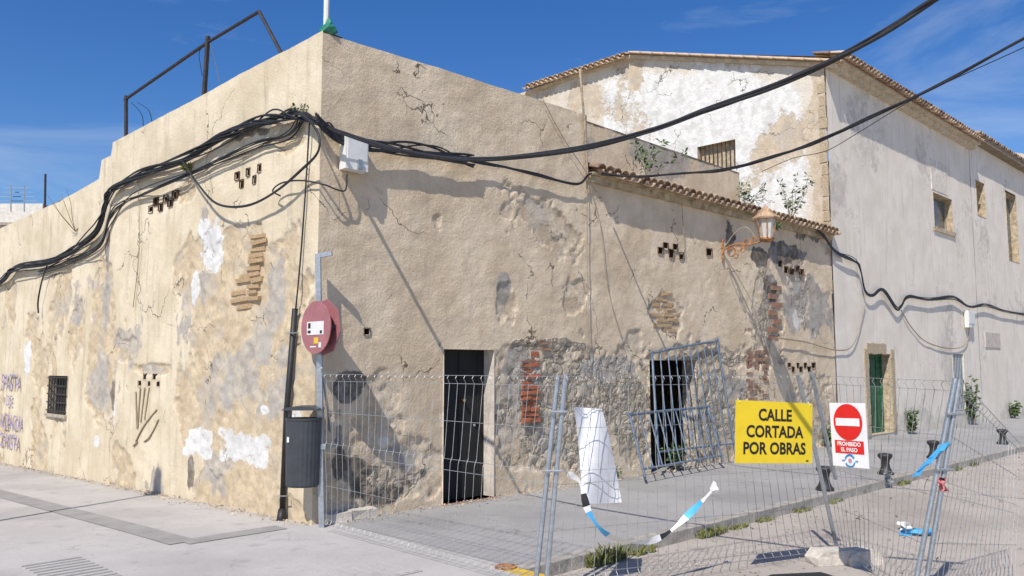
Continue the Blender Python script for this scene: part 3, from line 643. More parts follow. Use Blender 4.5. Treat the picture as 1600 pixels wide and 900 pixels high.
bundle('cable_loop', 'loose black cable loop drooping across the cream side wall', [Lp(x, y, .16) for x, y in ((285, 252), (310, 288), (340, 318), (385, 321), (430, 300), (470, 267), (497, 238), (497, 208), (478, 184), (462, 178))], 2, .014, .012, seed=3)
bundle('cable_bundle', 'black cable bundle along the tan street wall above the door', cor+[Rp(x, y, .11) for x, y in ((520, 206), (560, 222), (620, 234), (700, 245), (740, 250))], 14, .014, .055, seed=4)
bundle('cable_bundle', 'thin cables continuing along street wall to the tiled eave', [Rp(x, y, .08) for x, y in ((735, 250), (790, 262), (850, 277), (890, 286), (908, 285), (922, 272), (940, 268))], 4, .010, .025, seed=5)
bundle('cable_loop', 'small curled cable running into the white meter box', [Lp(x, y, .12) for x, y in ((438, 306), (426, 298), (440, 286), (470, 282))]+[Rp(x, y, .10) for x, y in ((505, 288), (528, 297), (540, 296), (542, 272))], 1, .014, 0, seed=6)
bundle('cable_drop', 'pair of black cables dropping down the house corner', [Lp(x, y, .06) for x, y in ((484, 190), (480, 260), (471, 380), (462, 484))], 2, .011, .018, seed=7)
bundle('cable_drop', 'short black cable tail hanging from the bundle with splice', [Lp(x, y, .08) for x, y in ((75, 412), (66, 440), (60, 470), (60, 488))], 3, .014, .015, seed=8)
q = MB().tube([Lp(461, 482, .05), Lp(448, 640, .05), Lp(441, 800, .05)], .036, 8); q.tube([Lp(441, 795, .05), Lp(438, 822, .09)], [.045, .06], 8)
cd = q.build('conduit_pipe', M_black, None, True); tag(cd, 'black conduit pipe down the house corner to the paving', 'pipe')
for y, x in ((520, 458), (640, 448), (775, 442)): MB().tube([Lp(x-9, y, .03), Lp(x-4, y, .10), Lp(x+4, y, .10), Lp(x+9, y, .03)], .008, 4).build('pipe_clip', M_galv, cd)
def span(name, label, A, pts, B, n, r, sp, seed):
    out = [A]; a2 = Vector((A.x, A.y, 0)); b2 = Vector((B[0], B[1], 0)); dd = b2-a2
    for px, py in pts:
        d = ray(px, py); den = d.x*dd.y-d.y*dd.x; t = (-(a2.x)*d.y+a2.y*d.x)/(dd.x*d.y-dd.y*d.x); p = a2+dd*t; k = p.y/d.y
        out.append(CAM+d*k)
    e = out[-1]+(out[-1]-out[-2])*1.2; out.append(e)
    return bundle(name, label, out, n, r, sp, seed=seed, k=8)
span('overhead_cable', 'thick twisted overhead cable leaving the street wall above the meter box', Rp(512, 200, .12), [(600, 228), (680, 243), (760, 248), (900, 234), (1010, 208), (1100, 174), (1200, 137), (1300, 92), (1380, 50), (1460, 0)], (5.2, 2.6), 4, .013, .016, 9)
span('overhead_cable', 'overhead cables rising from the low tiled eave over the street', Rp(940, 272, .25), [(1000, 275), (1080, 271), (1150, 261), (1240, 235), (1320, 202), (1440, 145), (1600, 62)], (7.5, 5.5), 3, .013, .015, 10)
span('overhead_cable', 'single thin overhead wire sagging beside the eave cables', Rp(1190, 268, .3), [(1240, 247), (1290, 236), (1340, 208), (1440, 148), (1600, 74)], (7.5, 5.6), 1, .009, .0, 12)
tcp = [(1262, 350), (1285, 368), (1305, 393), (1335, 408), (1345, 425), (1352, 456), (1364, 464), (1380, 453), (1400, 478), (1408, 478), (1420, 462), (1450, 466), (1490, 468), (1515, 478), (1540, 477), (1570, 486), (1605, 490)]
tcp = [(x, y+random.uniform(-3, 3)) for x, y in tcp]
bundle('cable_bundle', 'wavy black cable run along the white street wall', [Rp(x, y, .13) for x, y in tcp], 7, .012, .05, seed=13)
bundle('cable_loop', 'pale cable drooping in an arc on the white wall', [Rp(x, y, .08) for x, y in ((1408, 485), (1425, 512), (1450, 535), (1490, 545), (1512, 532), (1514, 480))], 2, .012, .012, M_wiretan, 14)
bundle('cable_loop', 'thin pale cable crossing from house corner to green door', [Rp(x, y, .08) for x, y in ((1215, 528), (1260, 535), (1310, 547), (1335, 535), (1352, 475))], 2, .009, .012, M_wiretan, 15)
for lb, pts in (('thin tan wire hanging straight down from parapet end', [(908, 105), (912, 200), (917, 300), (918, 420), (921, 560)]), ('thin tan wire bowing down the street wall from eave', [(922, 290), (938, 350), (950, 450), (973, 530)]), ('thin wire slanting from parapet to eave corner', [(848, 155), (880, 215), (918, 272), (932, 300)]), ('thin wire hanging below the tiled eave', [(1062, 275), (1066, 330), (1070, 395)]), ('thin wire hanging on the cream wall below bundle', [(215, 278), (218, 380), (208, 480)])):
    f_ = Lp if 'cream' in lb else Rp
    bundle('loose_wire', lb, [f_(x, y, .05) for x, y in pts], 1, .007, 0, M_wiretan, 16)
q = MB().tube([Rp(919, 300, .04), Rp(913, 190, .04), Rp(906, 108, .04)], .02, 6); tag(q.build('cane', M_stone), 'thin bamboo cane propped at the parapet end', 'cane')
# meter boxes
def wbox(name, label, PT, PJ, x0, y0, x1, y1, D, N, dep):
    u0, u1, v0, v1 = rect(PJ, x0, y0, x1, y1); b = thing(name, PT(u0, v0), label, 'box')
    q = MB().box(PT(u0, v0, .02), D*(u1-u0), N*dep, UP*(v1-v0)); q.v[6] -= UP*.0
    q.build('case', M_white, b)
    MB().box(PT(u0+.02, v0+.12, dep+.02), D*(u1-u0-.04), N*.012, UP*(v1-v0-.15)).build('lid', M_white, b)
    MB().box(PT(u0+(u1-u0)*.5, v0+.01, dep+.02), D*.06, N*.03, UP*.12).build('latch', M_galv, b)
wbox('meter_box', 'white plastic meter box hung beside house corner on street wall', RP, R, 529, 218, 564, 269, RD, RN, .14)
wbox('meter_box', 'small white box under cables on the white wall', PT2, R, 1504, 486, 1514, 512, RD, RN, .12)
# ------------------------------------------------------------------ lantern
lu, lv = R(1128, 394)
lt_ = thing('wall_lantern', RP(lu, lv), 'rusty lantern on scrolled wall bracket under the tiled eave', 'lantern')
LC = RP(lu, 0, .95); z0 = AT(1186, 372, LC.y).z
q = MB().tube(smooth_path([RP(lu, lv, .0), RP(lu, lv+.12, .25), RP(lu, z0-.08, .6), RP(lu, z0-.03, .95)]), .018, 6); q.tube([RP(lu, lv-.2, .02), RP(lu, lv+.25, .02)], .02, 6); q.build('bracket', M_rust, lt_)
q = MB()
for k, (o, z, r) in enumerate(((.2, -.02, .10), (.38, .06, .09), (.55, .12, .08), (.7, .17, .06), (.3, -.10, .06), (.45, 0, .06))):
    q.tube([RP(lu, lv+z+r*math.sin(a/9*6.3)*(1-a/40), o+r*math.cos(a/9*6.3)*(1-a/40)) for a in range(14)], .011, 5)
q.build('scroll', M_rust, lt_)
q = MB(); hexa = [(math.cos(math.pi/3*i+.3), math.sin(math.pi/3*i+.3)) for i in range(6)]
for x, y in hexa:
    q.tube([LC+Vector((x*.13, y*.13, z0)), LC+Vector((x*.2, y*.2, z0+.36))], .012, 4)
q.lathe(LC+UP*(z0-.03), [(.05, -.05), (.14, 0), (.14, .03)], 6); q.build('frame', M_rust, lt_)
MB().lathe(LC+UP*z0, [(.12, .0), (.185, .355)], 6).build('glass', mat('milky_glass', (.6, .57, .5), .5, .1), lt_)
MB().lathe(LC+UP*(z0+.35), [(.25, 0), (.26, .03), (.11, .14), (.10, .19), (.05, .22), (.02, .27)], 6).build('cap', mat('faded_rust', (.50, .33, .20), .8, .25, 14), lt_)
MB().tube(smooth_path([RP(lu, lv+.05, .03), RP(lu, lv+.35, .3), RP(lu, z0+.25, .55), RP(lu, z0+.02, .72)]), .012, 5).build('feed_cable', M_wiretan, lt_)
# ------------------------------------------------------------------ sign post, bin
pb = G(503, 824)
sp_ = thing('sign_post', pb, 'galvanised square post with cranked top and faded round sign', 'sign post')
tp_ = AT(497, 400, pb.y)
ex = (tp_-pb).normalized()
q = MB().tube([pb, tp_+UP*.02], .042, 4); q.build('post', M_galv, sp_)
MB().tube([tp_, tp_+RD*.0+Vector((.16, .0, .03))], .035, 4).build('top_arm', M_galv, sp_)
sc = AT(511, 512, pb.y-.02); NL = LN
def disc(c, r, n, ax, t): return MB().lathe(c, [(r, 0), (r, t)], n, ax)
M_pink = mat('faded_red', (.36, .14, .15), .55, .1, 5); M_yst = mat('yellow_sticker', (.75, .5, .05), .6, .1)
sc = sc+NL*.09
dk = disc(sc+NL*.05, .30, 32, NL, .012).build('sign_disc', M_pink, sp_); ORG[dk.name] = ORG[sp_.name]
SD = Vector((NL.y, -NL.x, 0))*-1
if SD.dot(Vector((1, 0, 0))) < 0: SD = -SD
def plate(c, D, N, x, z, w_, h_, o, nm, m, par): return MB().cbox(c+D*x+UP*z+N*o, D*w_, N*.003, UP*h_).build(nm, m, par)
cc = sc+NL*.062
plate(cc, SD, NL, .0, -.01, .34, .15, .003, 'sticker', M_white, dk); plate(cc, SD, NL, -.12, .02, .05, .06, .006, 'sticker_print', M_black, dk); plate(cc, SD, NL, -.12, -.05, .06, .03, .006, 'sticker_print', M_black, dk); plate(cc, SD, NL, .12, -.055, .04, .035, .006, 'sticker_print', M_black, dk)
plate(cc, SD, NL, .02, -.15, .09, .07, .003, 'sticker', M_yst, dk); plate(cc, SD, NL, .10, -.20, .05, .06, .003, 'sticker', M_white, dk); plate(cc, SD, NL, -.04, -.22, .12, .015, .003, 'sticker', M_white, dk)
MB().lathe(sc-NL*.06, [(.33, 0), (.33, .012)], 8, NL).build('octagon_plate', M_pink, sp_)
MB().cbox(sc-NL*.0, SD*.5, NL*.1, UP*.05).build('sign_clamp', M_dkmetal, sp_)
# bin
bp_ = AT(472, 760, pb.y-.05); bz = bp_.z; bt = AT(472, 657, pb.y-.05).z
bn = thing('litter_bin', bp_, 'dark grey ribbed litter bin strapped to the sign post', 'litter bin')
M_bin = mat('bin_plastic', (.045, .05, .058), .5, .12, 6)
q = MB(); N = 48; prof = [(.165, 0), (.18, .02), (.195, bt-bz)]
for r, h in prof:
    for j in range(N):
        a = 2*math.pi*j/N; rr = r*(1+(.022 if j % 2 else 0)); q.v.append(Vector((bp_.x+math.cos(a)*rr, bp_.y+math.sin(a)*rr*.8, bz+h)))
for i in range(2):
    for j in range(N): q.f.append((i*N+j, i*N+(j+1) % N, (i+1)*N+(j+1) % N, (i+1)*N+j))
q.f.append(tuple(reversed(range(N)))); q.build('bin_body', M_bin, bn)
q = MB(); hh = bt-bz
for r, h in ((.2, hh), (.205, hh+.01), (.205, hh+.03), (.18, hh+.03)):
    for j in range(N): a = 2*math.pi*j/N; q.v.append(Vector((bp_.x+math.cos(a)*r, bp_.y+math.sin(a)*r*.8, bz+h)))
for i in range(3):
    for j in range(N): q.f.append((i*N+j, i*N+(j+1) % N, (i+1)*N+(j+1) % N, (i+1)*N+j))
q.build('rim', M_bin, bn)
lid = []; q = MB()
for i in range(9):
    a = math.pi*i/8; lid.append((math.cos(a)*.2, .045*math.sin(a)))
zl = bz+hh+.12
for sgn, dy in ((0, -.17), (1, .17)):
    for x, z in lid: q.v.append(Vector((bp_.x+x, bp_.y+dy, zl+z)))
q.f += [(i, i+1, i+10, i+9) for i in range(8)]+[tuple(range(8, -1, -1)), tuple(range(9, 18))]+[(0, 9, 17, 8)]
q.build('lid', M_bin, bn)
for sx in (-1, 1): MB().box(Vector((bp_.x+sx*.185-.01, bp_.y+.06, bz+hh)), Vector((.02, 0, 0)), Vector((0, .09, 0)), UP*.14).build('lid_bracket', M_bin, bn)
MB().cbox(Vector((bp_.x+.2, bp_.y+.03, bz+hh*.6)), Vector((.1, 0, 0)), Vector((0, .05, 0)), UP*.06).build('strap', M_galv, bn)
MB().cbox(Vector((bp_.x-.14, bp_.y-.118, bz+hh*.72)), Vector((.03, -.02, 0)), Vector((0, .004, 0)), UP*.06).build('badge', M_white, bn)
# leaning rod, loose blocks
q = MB().tube([G(535, 803), AT(503, 575, 9.35)], .018, 6); tag(q.build('metal_rod', M_galv), 'thin metal rod leaning on the wall behind the sign post', 'rod')
for x, y, w_, lb in ((528, 816, .30, 'long pale block lying against the sign post foot'), (556, 811, .22, 'middle pale block between two others at wall foot'), (575, 808, .16, 'smallest pale block at the end of the row by wall')):
    c = G(x, y); q = MB().cbox(c+UP*.055, RD*w_, RN*.14, UP*.11); q.v = [v+Vector((random.uniform(-.012, .012) for _ in range(3))) for v in q.v]
    tag(q.build('concrete_block', mat('pale_block', (.6, .54, .46), .95, .15, 9, .4)), lb, 'block')
# ------------------------------------------------------------------ fence
def fence(name, label, BL, TL_, BR, TR, nv, posts, hr=(0, .04, .26, .5, .53, .76, .97, 1.0)):
    f = thing(name, Vector(BL), label, 'fence panel', 'mesh fence panels closing the street')
    BL, TL_, BR, TR = map(Vector, (BL, TL_, BR, TR)); q = MB(); n = (BR-BL).cross(TL_-BL).normalized()
    S = lambda s, t: BL.lerp(BR, s).lerp(TL_.lerp(TR, s), t)
    fold = {.0: 0, .04: 0}
    def P(s, t):
        k = 0
        for c in (.02, .515, .985):
            if abs(t-c) < .03: k = .035*(1-abs(t-c)/.03)
        return S(s, t)+n*k
    ts = [0, .02, .05, .26, .485, .515, .545, .76, .955, .985, 1.0]
    for i in range(nv+1):
        s = i/nv; q.tube([P(s, .03+.97*t) for t in ts], .0028, 4, False)
    for t in (.03, .055, .27, .485, .545, .75, .955, 1.0):
        q.tube([P(i/12, t)+n*.004 for i in range(13)], .0028, 4, False)
    q.build('wire_mesh', M_wire, f)
    for (a, b) in posts: MB().tube([a, b], .021, 10).build('post', M_galv, f)
    return f
PA = Vector((-2.02, 9.12, .05)); PAt = PA+UP*1.66+Vector((-.03, 0, 0))
PBb = G(843, 921, -.0); PBt = AT(878, 588, PBb.y+.02)
rz = -.115
PCb = G(1310, 866, rz); PCt = AT(1247, 586, PCb.y-.25); PCt2 = AT(1268, 586, PCb.y-.22)
PDb = G(1424, 944, rz); PDt = AT(1493, 595, PDb.y-.05)
fa = fence('mesh_fence', 'mesh fence panel spanning from sign post across the black door', PA, PAt, PBb+Vector((-.03, .02, 0)), PBt+Vector((-.02, .02, 0)), 30, [(PBb+Vector((-.035, .02, 0)), PBt+Vector((-.03, .02, .01)))])
fb = fence('mesh_fence', 'mesh fence panel carrying the yellow notice and hanging white sheet', PBb+Vector((.05, 0, .0)), PBt+Vector((.03, 0, 0)), PCb, PCt, 30, [(PBb+Vector((.05, 0, 0)), PBt+Vector((.03, 0, .02))), (PCb, PCt)])
fc = fence('mesh_fence', 'mesh fence panel carrying the white no-entry notice', PCb+Vector((.05, .03, 0)), PCt2, PDb, PDt, 18, [(PCb+Vector((.02, .05, .75)), PCt2+UP*.02), (PDb, PDt+UP*.02)])
PEb, PEt = G(1586, 915, rz), AT(1590, 692, 7.9)
fd = fence('mesh_fence', 'bent mesh fence panel sagging toward the bollards', PDb+Vector((.09, .0, 0)), PDt+Vector((.035, 0, .0)), PEb, PEt, 18, [(PDb+Vector((.09, .0, 0)), PDt+Vector((.035, 0, .02)))])
for (a, b, f) in ((.35, .36, fa), (.7, .71, fb)): pass
for z in (.55, .83): MB().tube([PBb.lerp(PBt, z)+Vector((-.06, -.03, 0)), PBb.lerp(PBt, z)+Vector((.075, -.03, 0))], .012, 6).build('clamp', M_galv, fa)
for z in (.6, .85): MB().tube([PDb.lerp(PDt, z)+Vector((-.03, -.03, 0)), PDb.lerp(PDt, z)+Vector((.11, -.03, 0))], .012, 6).build('clamp', M_galv, fc)
def foot(px, py, lb, m, w_=.42, z=rz, hk=1.):
    c = G(px, py, z); q = MB(); a = RD.lerp(Vector((1, 0, 0)), .7).normalized(); b = Vector((-a.y, a.x, 0))
    pr = [(-w_/2, 0), (w_/2, 0), (w_/2, .07), (w_/2-.06, .13), (-w_/2+.06, .13), (-w_/2, .07)]
    for s in (-.11, .11):
        for x, zz in pr: q.v.append(c+a*x+b*s+UP*zz*hk+Vector((random.uniform(-.008, .008),)*3))
    n = 6; q.f += [tuple(reversed(range(6))), tuple(range(6, 12))]+[(i, (i+1) % 6, 6+(i+1) % 6, 6+i) for i in range(6)]
    q.f = [tuple(reversed(f)) for f in q.f]
    tag(q.build('ballast_block', m), lb, 'block')
foot(1298, 880, 'pale concrete fence foot holding the leaning post', mat('pale_block', (.6, .54, .46)))
foot(1345, 880, 'pale concrete fence foot butted beside the one with the post', mat('pale_block', (.6, .54, .46)), .34)
foot(1255, 908, 'flat black slab lying on the road', mat('slab_black', (.02, .02, .02), .8), .62, rz, .3)  # low black slab laid flat on the road in front of the pale feet
# signs on the fence
def text(body, size, c, D, N, m, parent, nm='lettering', bold=.02, up=UP):
    cu = bpy.data.curves.new(nm, 'FONT'); cu.body = body; cu.size = size; cu.align_x = 'CENTER'; cu.align_y = 'CENTER'; cu.offset = bold*size; cu.resolution_u = 3
    t = bpy.data.objects.new(nm, cu); COL.objects.link(t); bpy.context.view_layer.update()
    me = bpy.data.meshes.new_from_object(t.evaluated_get(bpy.context.evaluated_depsgraph_get())); bpy.data.objects.remove(t)
    me.materials.clear(); me.materials.append(m); o = bpy.data.objects.new(nm, me); COL.objects.link(o); o.parent = parent
    X = Vector(D).normalized(); Z = Vector(N).normalized(); Y = Vector(up).normalized()
    o.matrix_local = Matrix.Translation(-ORG[parent.name]) @ Matrix(((X.x, Y.x, Z.x, c.x), (X.y, Y.y, Z.y, c.y), (X.z, Y.z, Z.z, c.z), (0, 0, 0, 1)))
    return o
def signplate(name, label, quad, m, depth0, depth1):
    x0, y0, x1, y1 = quad
    a = AT(x0, (y0+y1)/2, depth0); b = AT(x1, (y0+y1)/2+3, depth1); D = (b-a); wd = D.length; D.normalize()
    N = Vector((D.y, -D.x, 0)).normalized(); Y = N.cross(D)
    Y = D.cross(N)*-1 if D.cross(N).z < 0 else D.cross(N)
    ht = AT((x0+x1)/2, y0, (depth0+depth1)/2).z-AT((x0+x1)/2, y1, (depth0+depth1)/2).z
    c = (a+b)/2; s = thing(name, c-UP*ht/2, label, 'sign')
    MB().cbox(c, D*wd, N*.004, Y*ht).build('board', m, s)
    return s, c, D, N, Y, wd, ht
M_y = mat('sign_yellow', (.85, .62, .02), .5, .03); M_ink = mat('sign_black', (.012, .012, .012), .6, .1); M_sw = mat('sign_white', (.82, .82, .82), .5, .03); M_red = mat('sign_red', (.72, .015, .015), .5, .05); M_blue = mat('sign_blue', (.05, .25, .6), .5, .05)
s, c, D, N, Y, wd, ht = signplate('notice_board', 'yellow notice reading CALLE CORTADA POR OBRAS tied to fence', (1149, 626, 1269, 722), M_y, 7.3, 7.75)
for i, tx in enumerate(('CALLE', 'CORTADA', 'POR OBRAS')): text(tx, ht*.265, c+Y*(ht*(.27-i*.27))+N*.004, D, N, M_ink, s, 'lettering', .03, Y)
MB().cbox(c+D*wd*.43-Y*ht*.46+N*.004, D*.03, N*.002, Y*.012).build('maker_mark', M_ink, s)
for sx in (-1, 1): MB().tube([c+D*sx*wd*.46+Y*ht*.44-N*.03, c+D*sx*wd*.46+Y*ht*.47+N*.01, c+D*sx*wd*.46+Y*ht*.52-N*.02], .004, 4).build('tie', M_white, s)
s, c, D, N, Y, wd, ht = signplate('no_entry_notice', 'white notice with red no-entry disc reading PROHIBIDO EL PASO', (1299, 628, 1355, 728), M_sw, 7.35, 7.0)
MB().lathe(c+Y*ht*.2+N*.003, [(wd*.40, 0), (wd*.40, .003)], 36, N).build('red_disc', M_red, s)
MB().cbox(c+Y*ht*.2+N*.008, D*wd*.66, N*.002, Y*ht*.12).build('white_bar', M_sw, s)
MB().cbox(c-Y*ht*.19+N*.004, D*wd*.8, N*.003, Y*ht*.2).build('red_panel', M_red, s)
text('PROHIBIDO', ht*.088, c-Y*ht*.145+N*.008, D, N, M_sw, s, 'lettering', .03, Y); text('EL PASO', ht*.088, c-Y*ht*.235+N*.008, D, N, M_sw, s, 'lettering', .03, Y)
q = MB()
for k in range(2):
    a0 = .5+k*math.pi
    q.tube([c-Y*ht*.40+N*.005+(D*math.cos(a0+a*.3)+Y*math.sin(a0+a*.3))*wd*.13 for a in range(9)], .008, 4)
q.tube([c-Y*ht*.40+N*.005-D*wd*.22, c-Y*ht*.40+N*.005-D*wd*.15], .005, 4); q.tube([c-Y*ht*.40+N*.005+D*wd*.15, c-Y*ht*.40+N*.005+D*wd*.22], .005, 4)
q.build('logo', M_blue, s); MB().lathe(c-Y*ht*.40+N*.004, [(wd*.05, 0), (wd*.05, .002)], 12, N).build('logo_dot', mat('logo_pink', (.6, .3, .35), .5, .1), s)
# sheet of paper/cloth and tapes
def strip(name, label, rows, m, cat, nrm=Vector((0, -1, 0)), parent=None):
    v = []; n = len(rows[0]); f = []
    for r in rows: v += r
    for i in range(len(rows)-1):
        for j in range(n-1): k = i*n+j; f.append((k, k+1, k+n+1, k+n))
    th = [p+Vector((0, .006, 0)) for p in v]; K = len(v); f2 = [tuple(reversed([a+K for a in x])) for x in f]
    o = mesh(name, v+th, f+f2, m, parent, True)
    return tag(o, label, cat) if label else o
rows = []
for i in range(13):
    t = i/12; row = []
    for j in range(8):
        s_ = j/7; x = 897+s_*42+t*(12+s_*22)+2.5*math.sin(s_*7+t*3); y = 636+t*(152-6*s_)+3*s_
        row.append(AT(x, y, 7.0+s_*.25+.06*math.sin(s_*5+t*4)))
    rows.append(row)
strip('white_sheet', 'torn white sheet hanging down the mesh fence', rows, mat('white_sheet', (.78, .78, .80), .7, .05), 'sheet')
M_tb = mat('tape_blue', (.08, .42, .78), .5, .1); M_tw = mat('tape_white', (.8, .8, .8), .5, .05); M_tk = mat('tape_black', (.02, .02, .02), .5, .1)
tpth = smooth_path([AT(887, 740, 6.9), AT(907, 755, 6.9), AT(920, 800, 6.9), AT(950, 836, 7.0), AT(1000, 848, 7.2), AT(1040, 835, 7.4), AT(1080, 800, 7.5), AT(1116, 763, 7.6)], 5)
tape = thing('barrier_tape', tpth[len(tpth)//2], 'drooping blue, white and black barrier tape tied to the fence', 'tape')
tv, tf, tm = [], [], []
for i, a in enumerate(tpth):
    d_ = (tpth[min(i+1, len(tpth)-1)]-tpth[max(i-1, 0)]).normalized(); k = d_.cross(Vector((.25+.25*math.sin(i*.5), .95, .1+.25*math.sin(i*.37+1)))).normalized(); wd = .022+.010*math.sin(i*.9)
    tv += [a-k*wd, a+d_.cross(k)*.006*math.sin(i*1.7), a+k*wd]
for i in range(len(tpth)-1):
    t = i/len(tpth); m = 2 if .17 < t < .24 or .64 < t < .70 else 1 if .27 < t < .40 or .78 < t < .88 else 0
    for j in (0, 1): tf.append((3*i+j, 3*i+j+1, 3*i+j+4, 3*i+j+3)); tm.append(m)
tr = mesh('tape_ribbon', tv, tf, [M_tw, M_tb, M_tk], tape, True); tr.data.polygons.foreach_set('material_index', tm)
q = MB().lathe(tpth[-1], [(.01, -.04), (.035, -.01), (.03, .03), (.01, .06)], 7); q.v = [v+Vector((random.uniform(-.012, .012), random.uniform(-.012, .012), random.uniform(-.012, .012))) for v in q.v]; q.build('knot', M_tw, tape)
def crumple(name, label, c, sx, sz, m, cat, seed, D=Vector((1, 0, 0))):
    rnd = random.Random(seed); rows = []
    for i in range(5): rows.append([c+D*((j/4-.5)*sx)+UP*((i/4-.5)*sz)+Vector((rnd.uniform(-.03, .03), rnd.uniform(-.06, .06), rnd.uniform(-.015, .015))) for j in range(5)])
    return strip(name, label, rows, m, cat)
rows = []
for i in range(6): rows.append([AT(1470-i*9+j*8*(1-i*.05), 695+i*10+j*(-3+2*(i % 2)), 6.75+.03*((i+j) % 2)) for j in range(3)])
strip('barrier_tape', 'blue tape scrap knotted to the twin galvanised posts', rows, M_tb, 'tape')
crumple('plastic_scrap', 'crumpled blue and white plastic scrap on the road', G(1432, 838, rz)+UP*.05, .34, .07, M_tb, 'litter', 3)
crumple('plastic_scrap', 'small crumpled white plastic bag on the road by blue scrap', G(1415, 828, rz)+UP*.05, .14, .09, M_tw, 'litter', 4)
crumple('plastic_scrap', 'grey plastic strip snagged at the kerb by a bollard', G(1388, 752, 0)+UP*.05, .12, .16, mat('grey_film', (.45, .47, .5), .4, .2), 'litter', 5)
crumple('red_tag', 'faded red and white tag taped to the leaning posts', AT(1473, 758, 6.45), .05, .1, mat('pink_film', (.6, .2, .2), .5, .3), 'litter', 6)
# ------------------------------------------------------------------ barriers leaning at the open doorway
def barrier(label, P, nb, m):
    b = thing('barrier', P[0], label, 'barrier', 'steel barriers leaning at the open doorway'); q = MB()
    c = [Vector(p) for p in P]
    q.tube(smooth_path([c[0], c[0].lerp(c[3], .94), c[3].lerp(c[2], .05), c[3].lerp(c[2], .95), c[1].lerp(c[2], .94), c[1]], 4), .021, 8); q.tube([c[0].lerp(c[3], .12), c[1].lerp(c[2], .12)], .018, 8); q.build('frame', m, b)
    for i in range(1, nb): MB().tube([c[0].lerp(c[1], i/nb).lerp(c[3].lerp(c[2], i/nb), .12), c[0].lerp(c[1], i/nb).lerp(c[3].lerp(c[2], i/nb), .99)], .011, 6).build('bar', m, b)
    return b
M_bar = mat('barrier_blue', (.20, .26, .33), .5, .2, 12, 0, 40, .5)
barrier('blue-grey barrier leaning low across the open doorway', [Rp(1008, 745, .75), Rp(1130, 722, .55), Rp(1105, 636, .25), Rp(984, 648, .45)], 9, M_bar)
barrier('taller blue-grey barrier propped upright behind the low one', [Rp(1030, 728, .35), Rp(1150, 715, .3), Rp(1120, 533, .04), Rp(1019, 552, .06)], 9, M_bar)
# ------------------------------------------------------------------ bollards
bprof = [(.13, 0), (.13, .03), (.10, .06), (.075, .12), (.065, .18), (.075, .24), (.115, .29), (.12, .32), (.10, .34), (.03, .35)]
M_bol = mat('cast_iron', (.03, .03, .033), .55, .2, 9)
for x, y, lb in ((1289, 766, 'black cast bollard behind the leaning fence post'), (1384, 741, 'black cast bollard beside the snagged grey plastic'), (1459, 716, 'black cast bollard behind the blue tape'), (1567, 694, 'black cast bollard beyond the bent fence panel')):
    p = G(x, y); b = MB().lathe(p, bprof, 18).build('bollard', M_bol, None, True); tag(b, lb, 'bollard', 'cast bollards along the kerb')
# ------------------------------------------------------------------ graffiti on the side wall
gr = thing('graffiti', Lp(15, 690, .02), 'purple hand-sprayed graffiti words on the cream side wall', 'graffiti')
M_pur = mat('purple_spray', (.33, .26, .42), .9, .25, 18)
for tx, x, y, h in (('PASTA', 19, 598, 26), ('DE', 17, 627, 18), ('VLENCIA', 18, 660, 24), ('CHISTA', 16, 690, 24)):
    u, v = L(x, y); hv = abs(L(x, y-h/2)[1]-L(x, y+h/2)[1]); text(tx, hv*1.3, LP(u, v, .035), -LD, LN, M_pur, gr, 'lettering', .004)
q = MB()
for a in ([(212, 612), (214, 670)], [(219, 606), (215, 668)], [(226, 606), (220, 660)], [(233, 606), (226, 656)], [(245, 640), (225, 665), (212, 690)], [(248, 655), (240, 672), (232, 685), (225, 690)], [(215, 690), (208, 697)]):
    q.tube(smooth_path([Lp(x, y, .025) for x, y in a], 4), .012, 4)
tag(q.build('scratch_marks', mat('scratch', (.3, .24, .16), .9, .1)), 'brown scratched strokes below small vents on the side wall', 'marks')
# ------------------------------------------------------------------ plants
def plant(name, label, base, h, spread, nst, nl, ls, seed, lean=Vector((0, 0, 0)), cat='plant', col=M_leaf, group=None):
    base = Vector(base)
    if base.z < .9: base.z = -.005
    rnd = random.Random(seed); t = thing(name, base, label, cat, group); sm = MB(); lf = MB()
    for s in range(nst):
        a = rnd.uniform(0, 6.28); d = Vector((math.cos(a)*spread*rnd.random(), math.sin(a)*spread*rnd.random(), h*rnd.uniform(.6, 1)))+lean*rnd.uniform(.5, 1)
        pts = [base+d*k+Vector((rnd.uniform(-1, 1), rnd.uniform(-1, 1), 0))*.06*h*k for k in (0, .33, .66, 1)]
        pts = smooth_path(pts, 3); sm.tube(pts, [.008*(1-i/len(pts)*.7)*max(.5, h) for i in range(len(pts))], 4)
        for k in range(nl):
            p = pts[min(len(pts)-1, int(len(pts)*(.25+.75*rnd.random())))]; q = Vector((rnd.uniform(-1, 1), rnd.uniform(-1, 1), rnd.uniform(-.5, .7))).normalized(); l = ls*rnd.uniform(.5, 1.2)
            w_ = q.orthogonal().normalized()*l*.28; p = p+q*rnd.uniform(0, .04); m_ = p+q*l*.5+UP*l*.08
            lf.add([p, m_-w_, p+q*l, m_+w_], [(0, 1, 2, 3)])
    sm.build('stem', M_dry, t); lf.build('leaves', col, t); return t
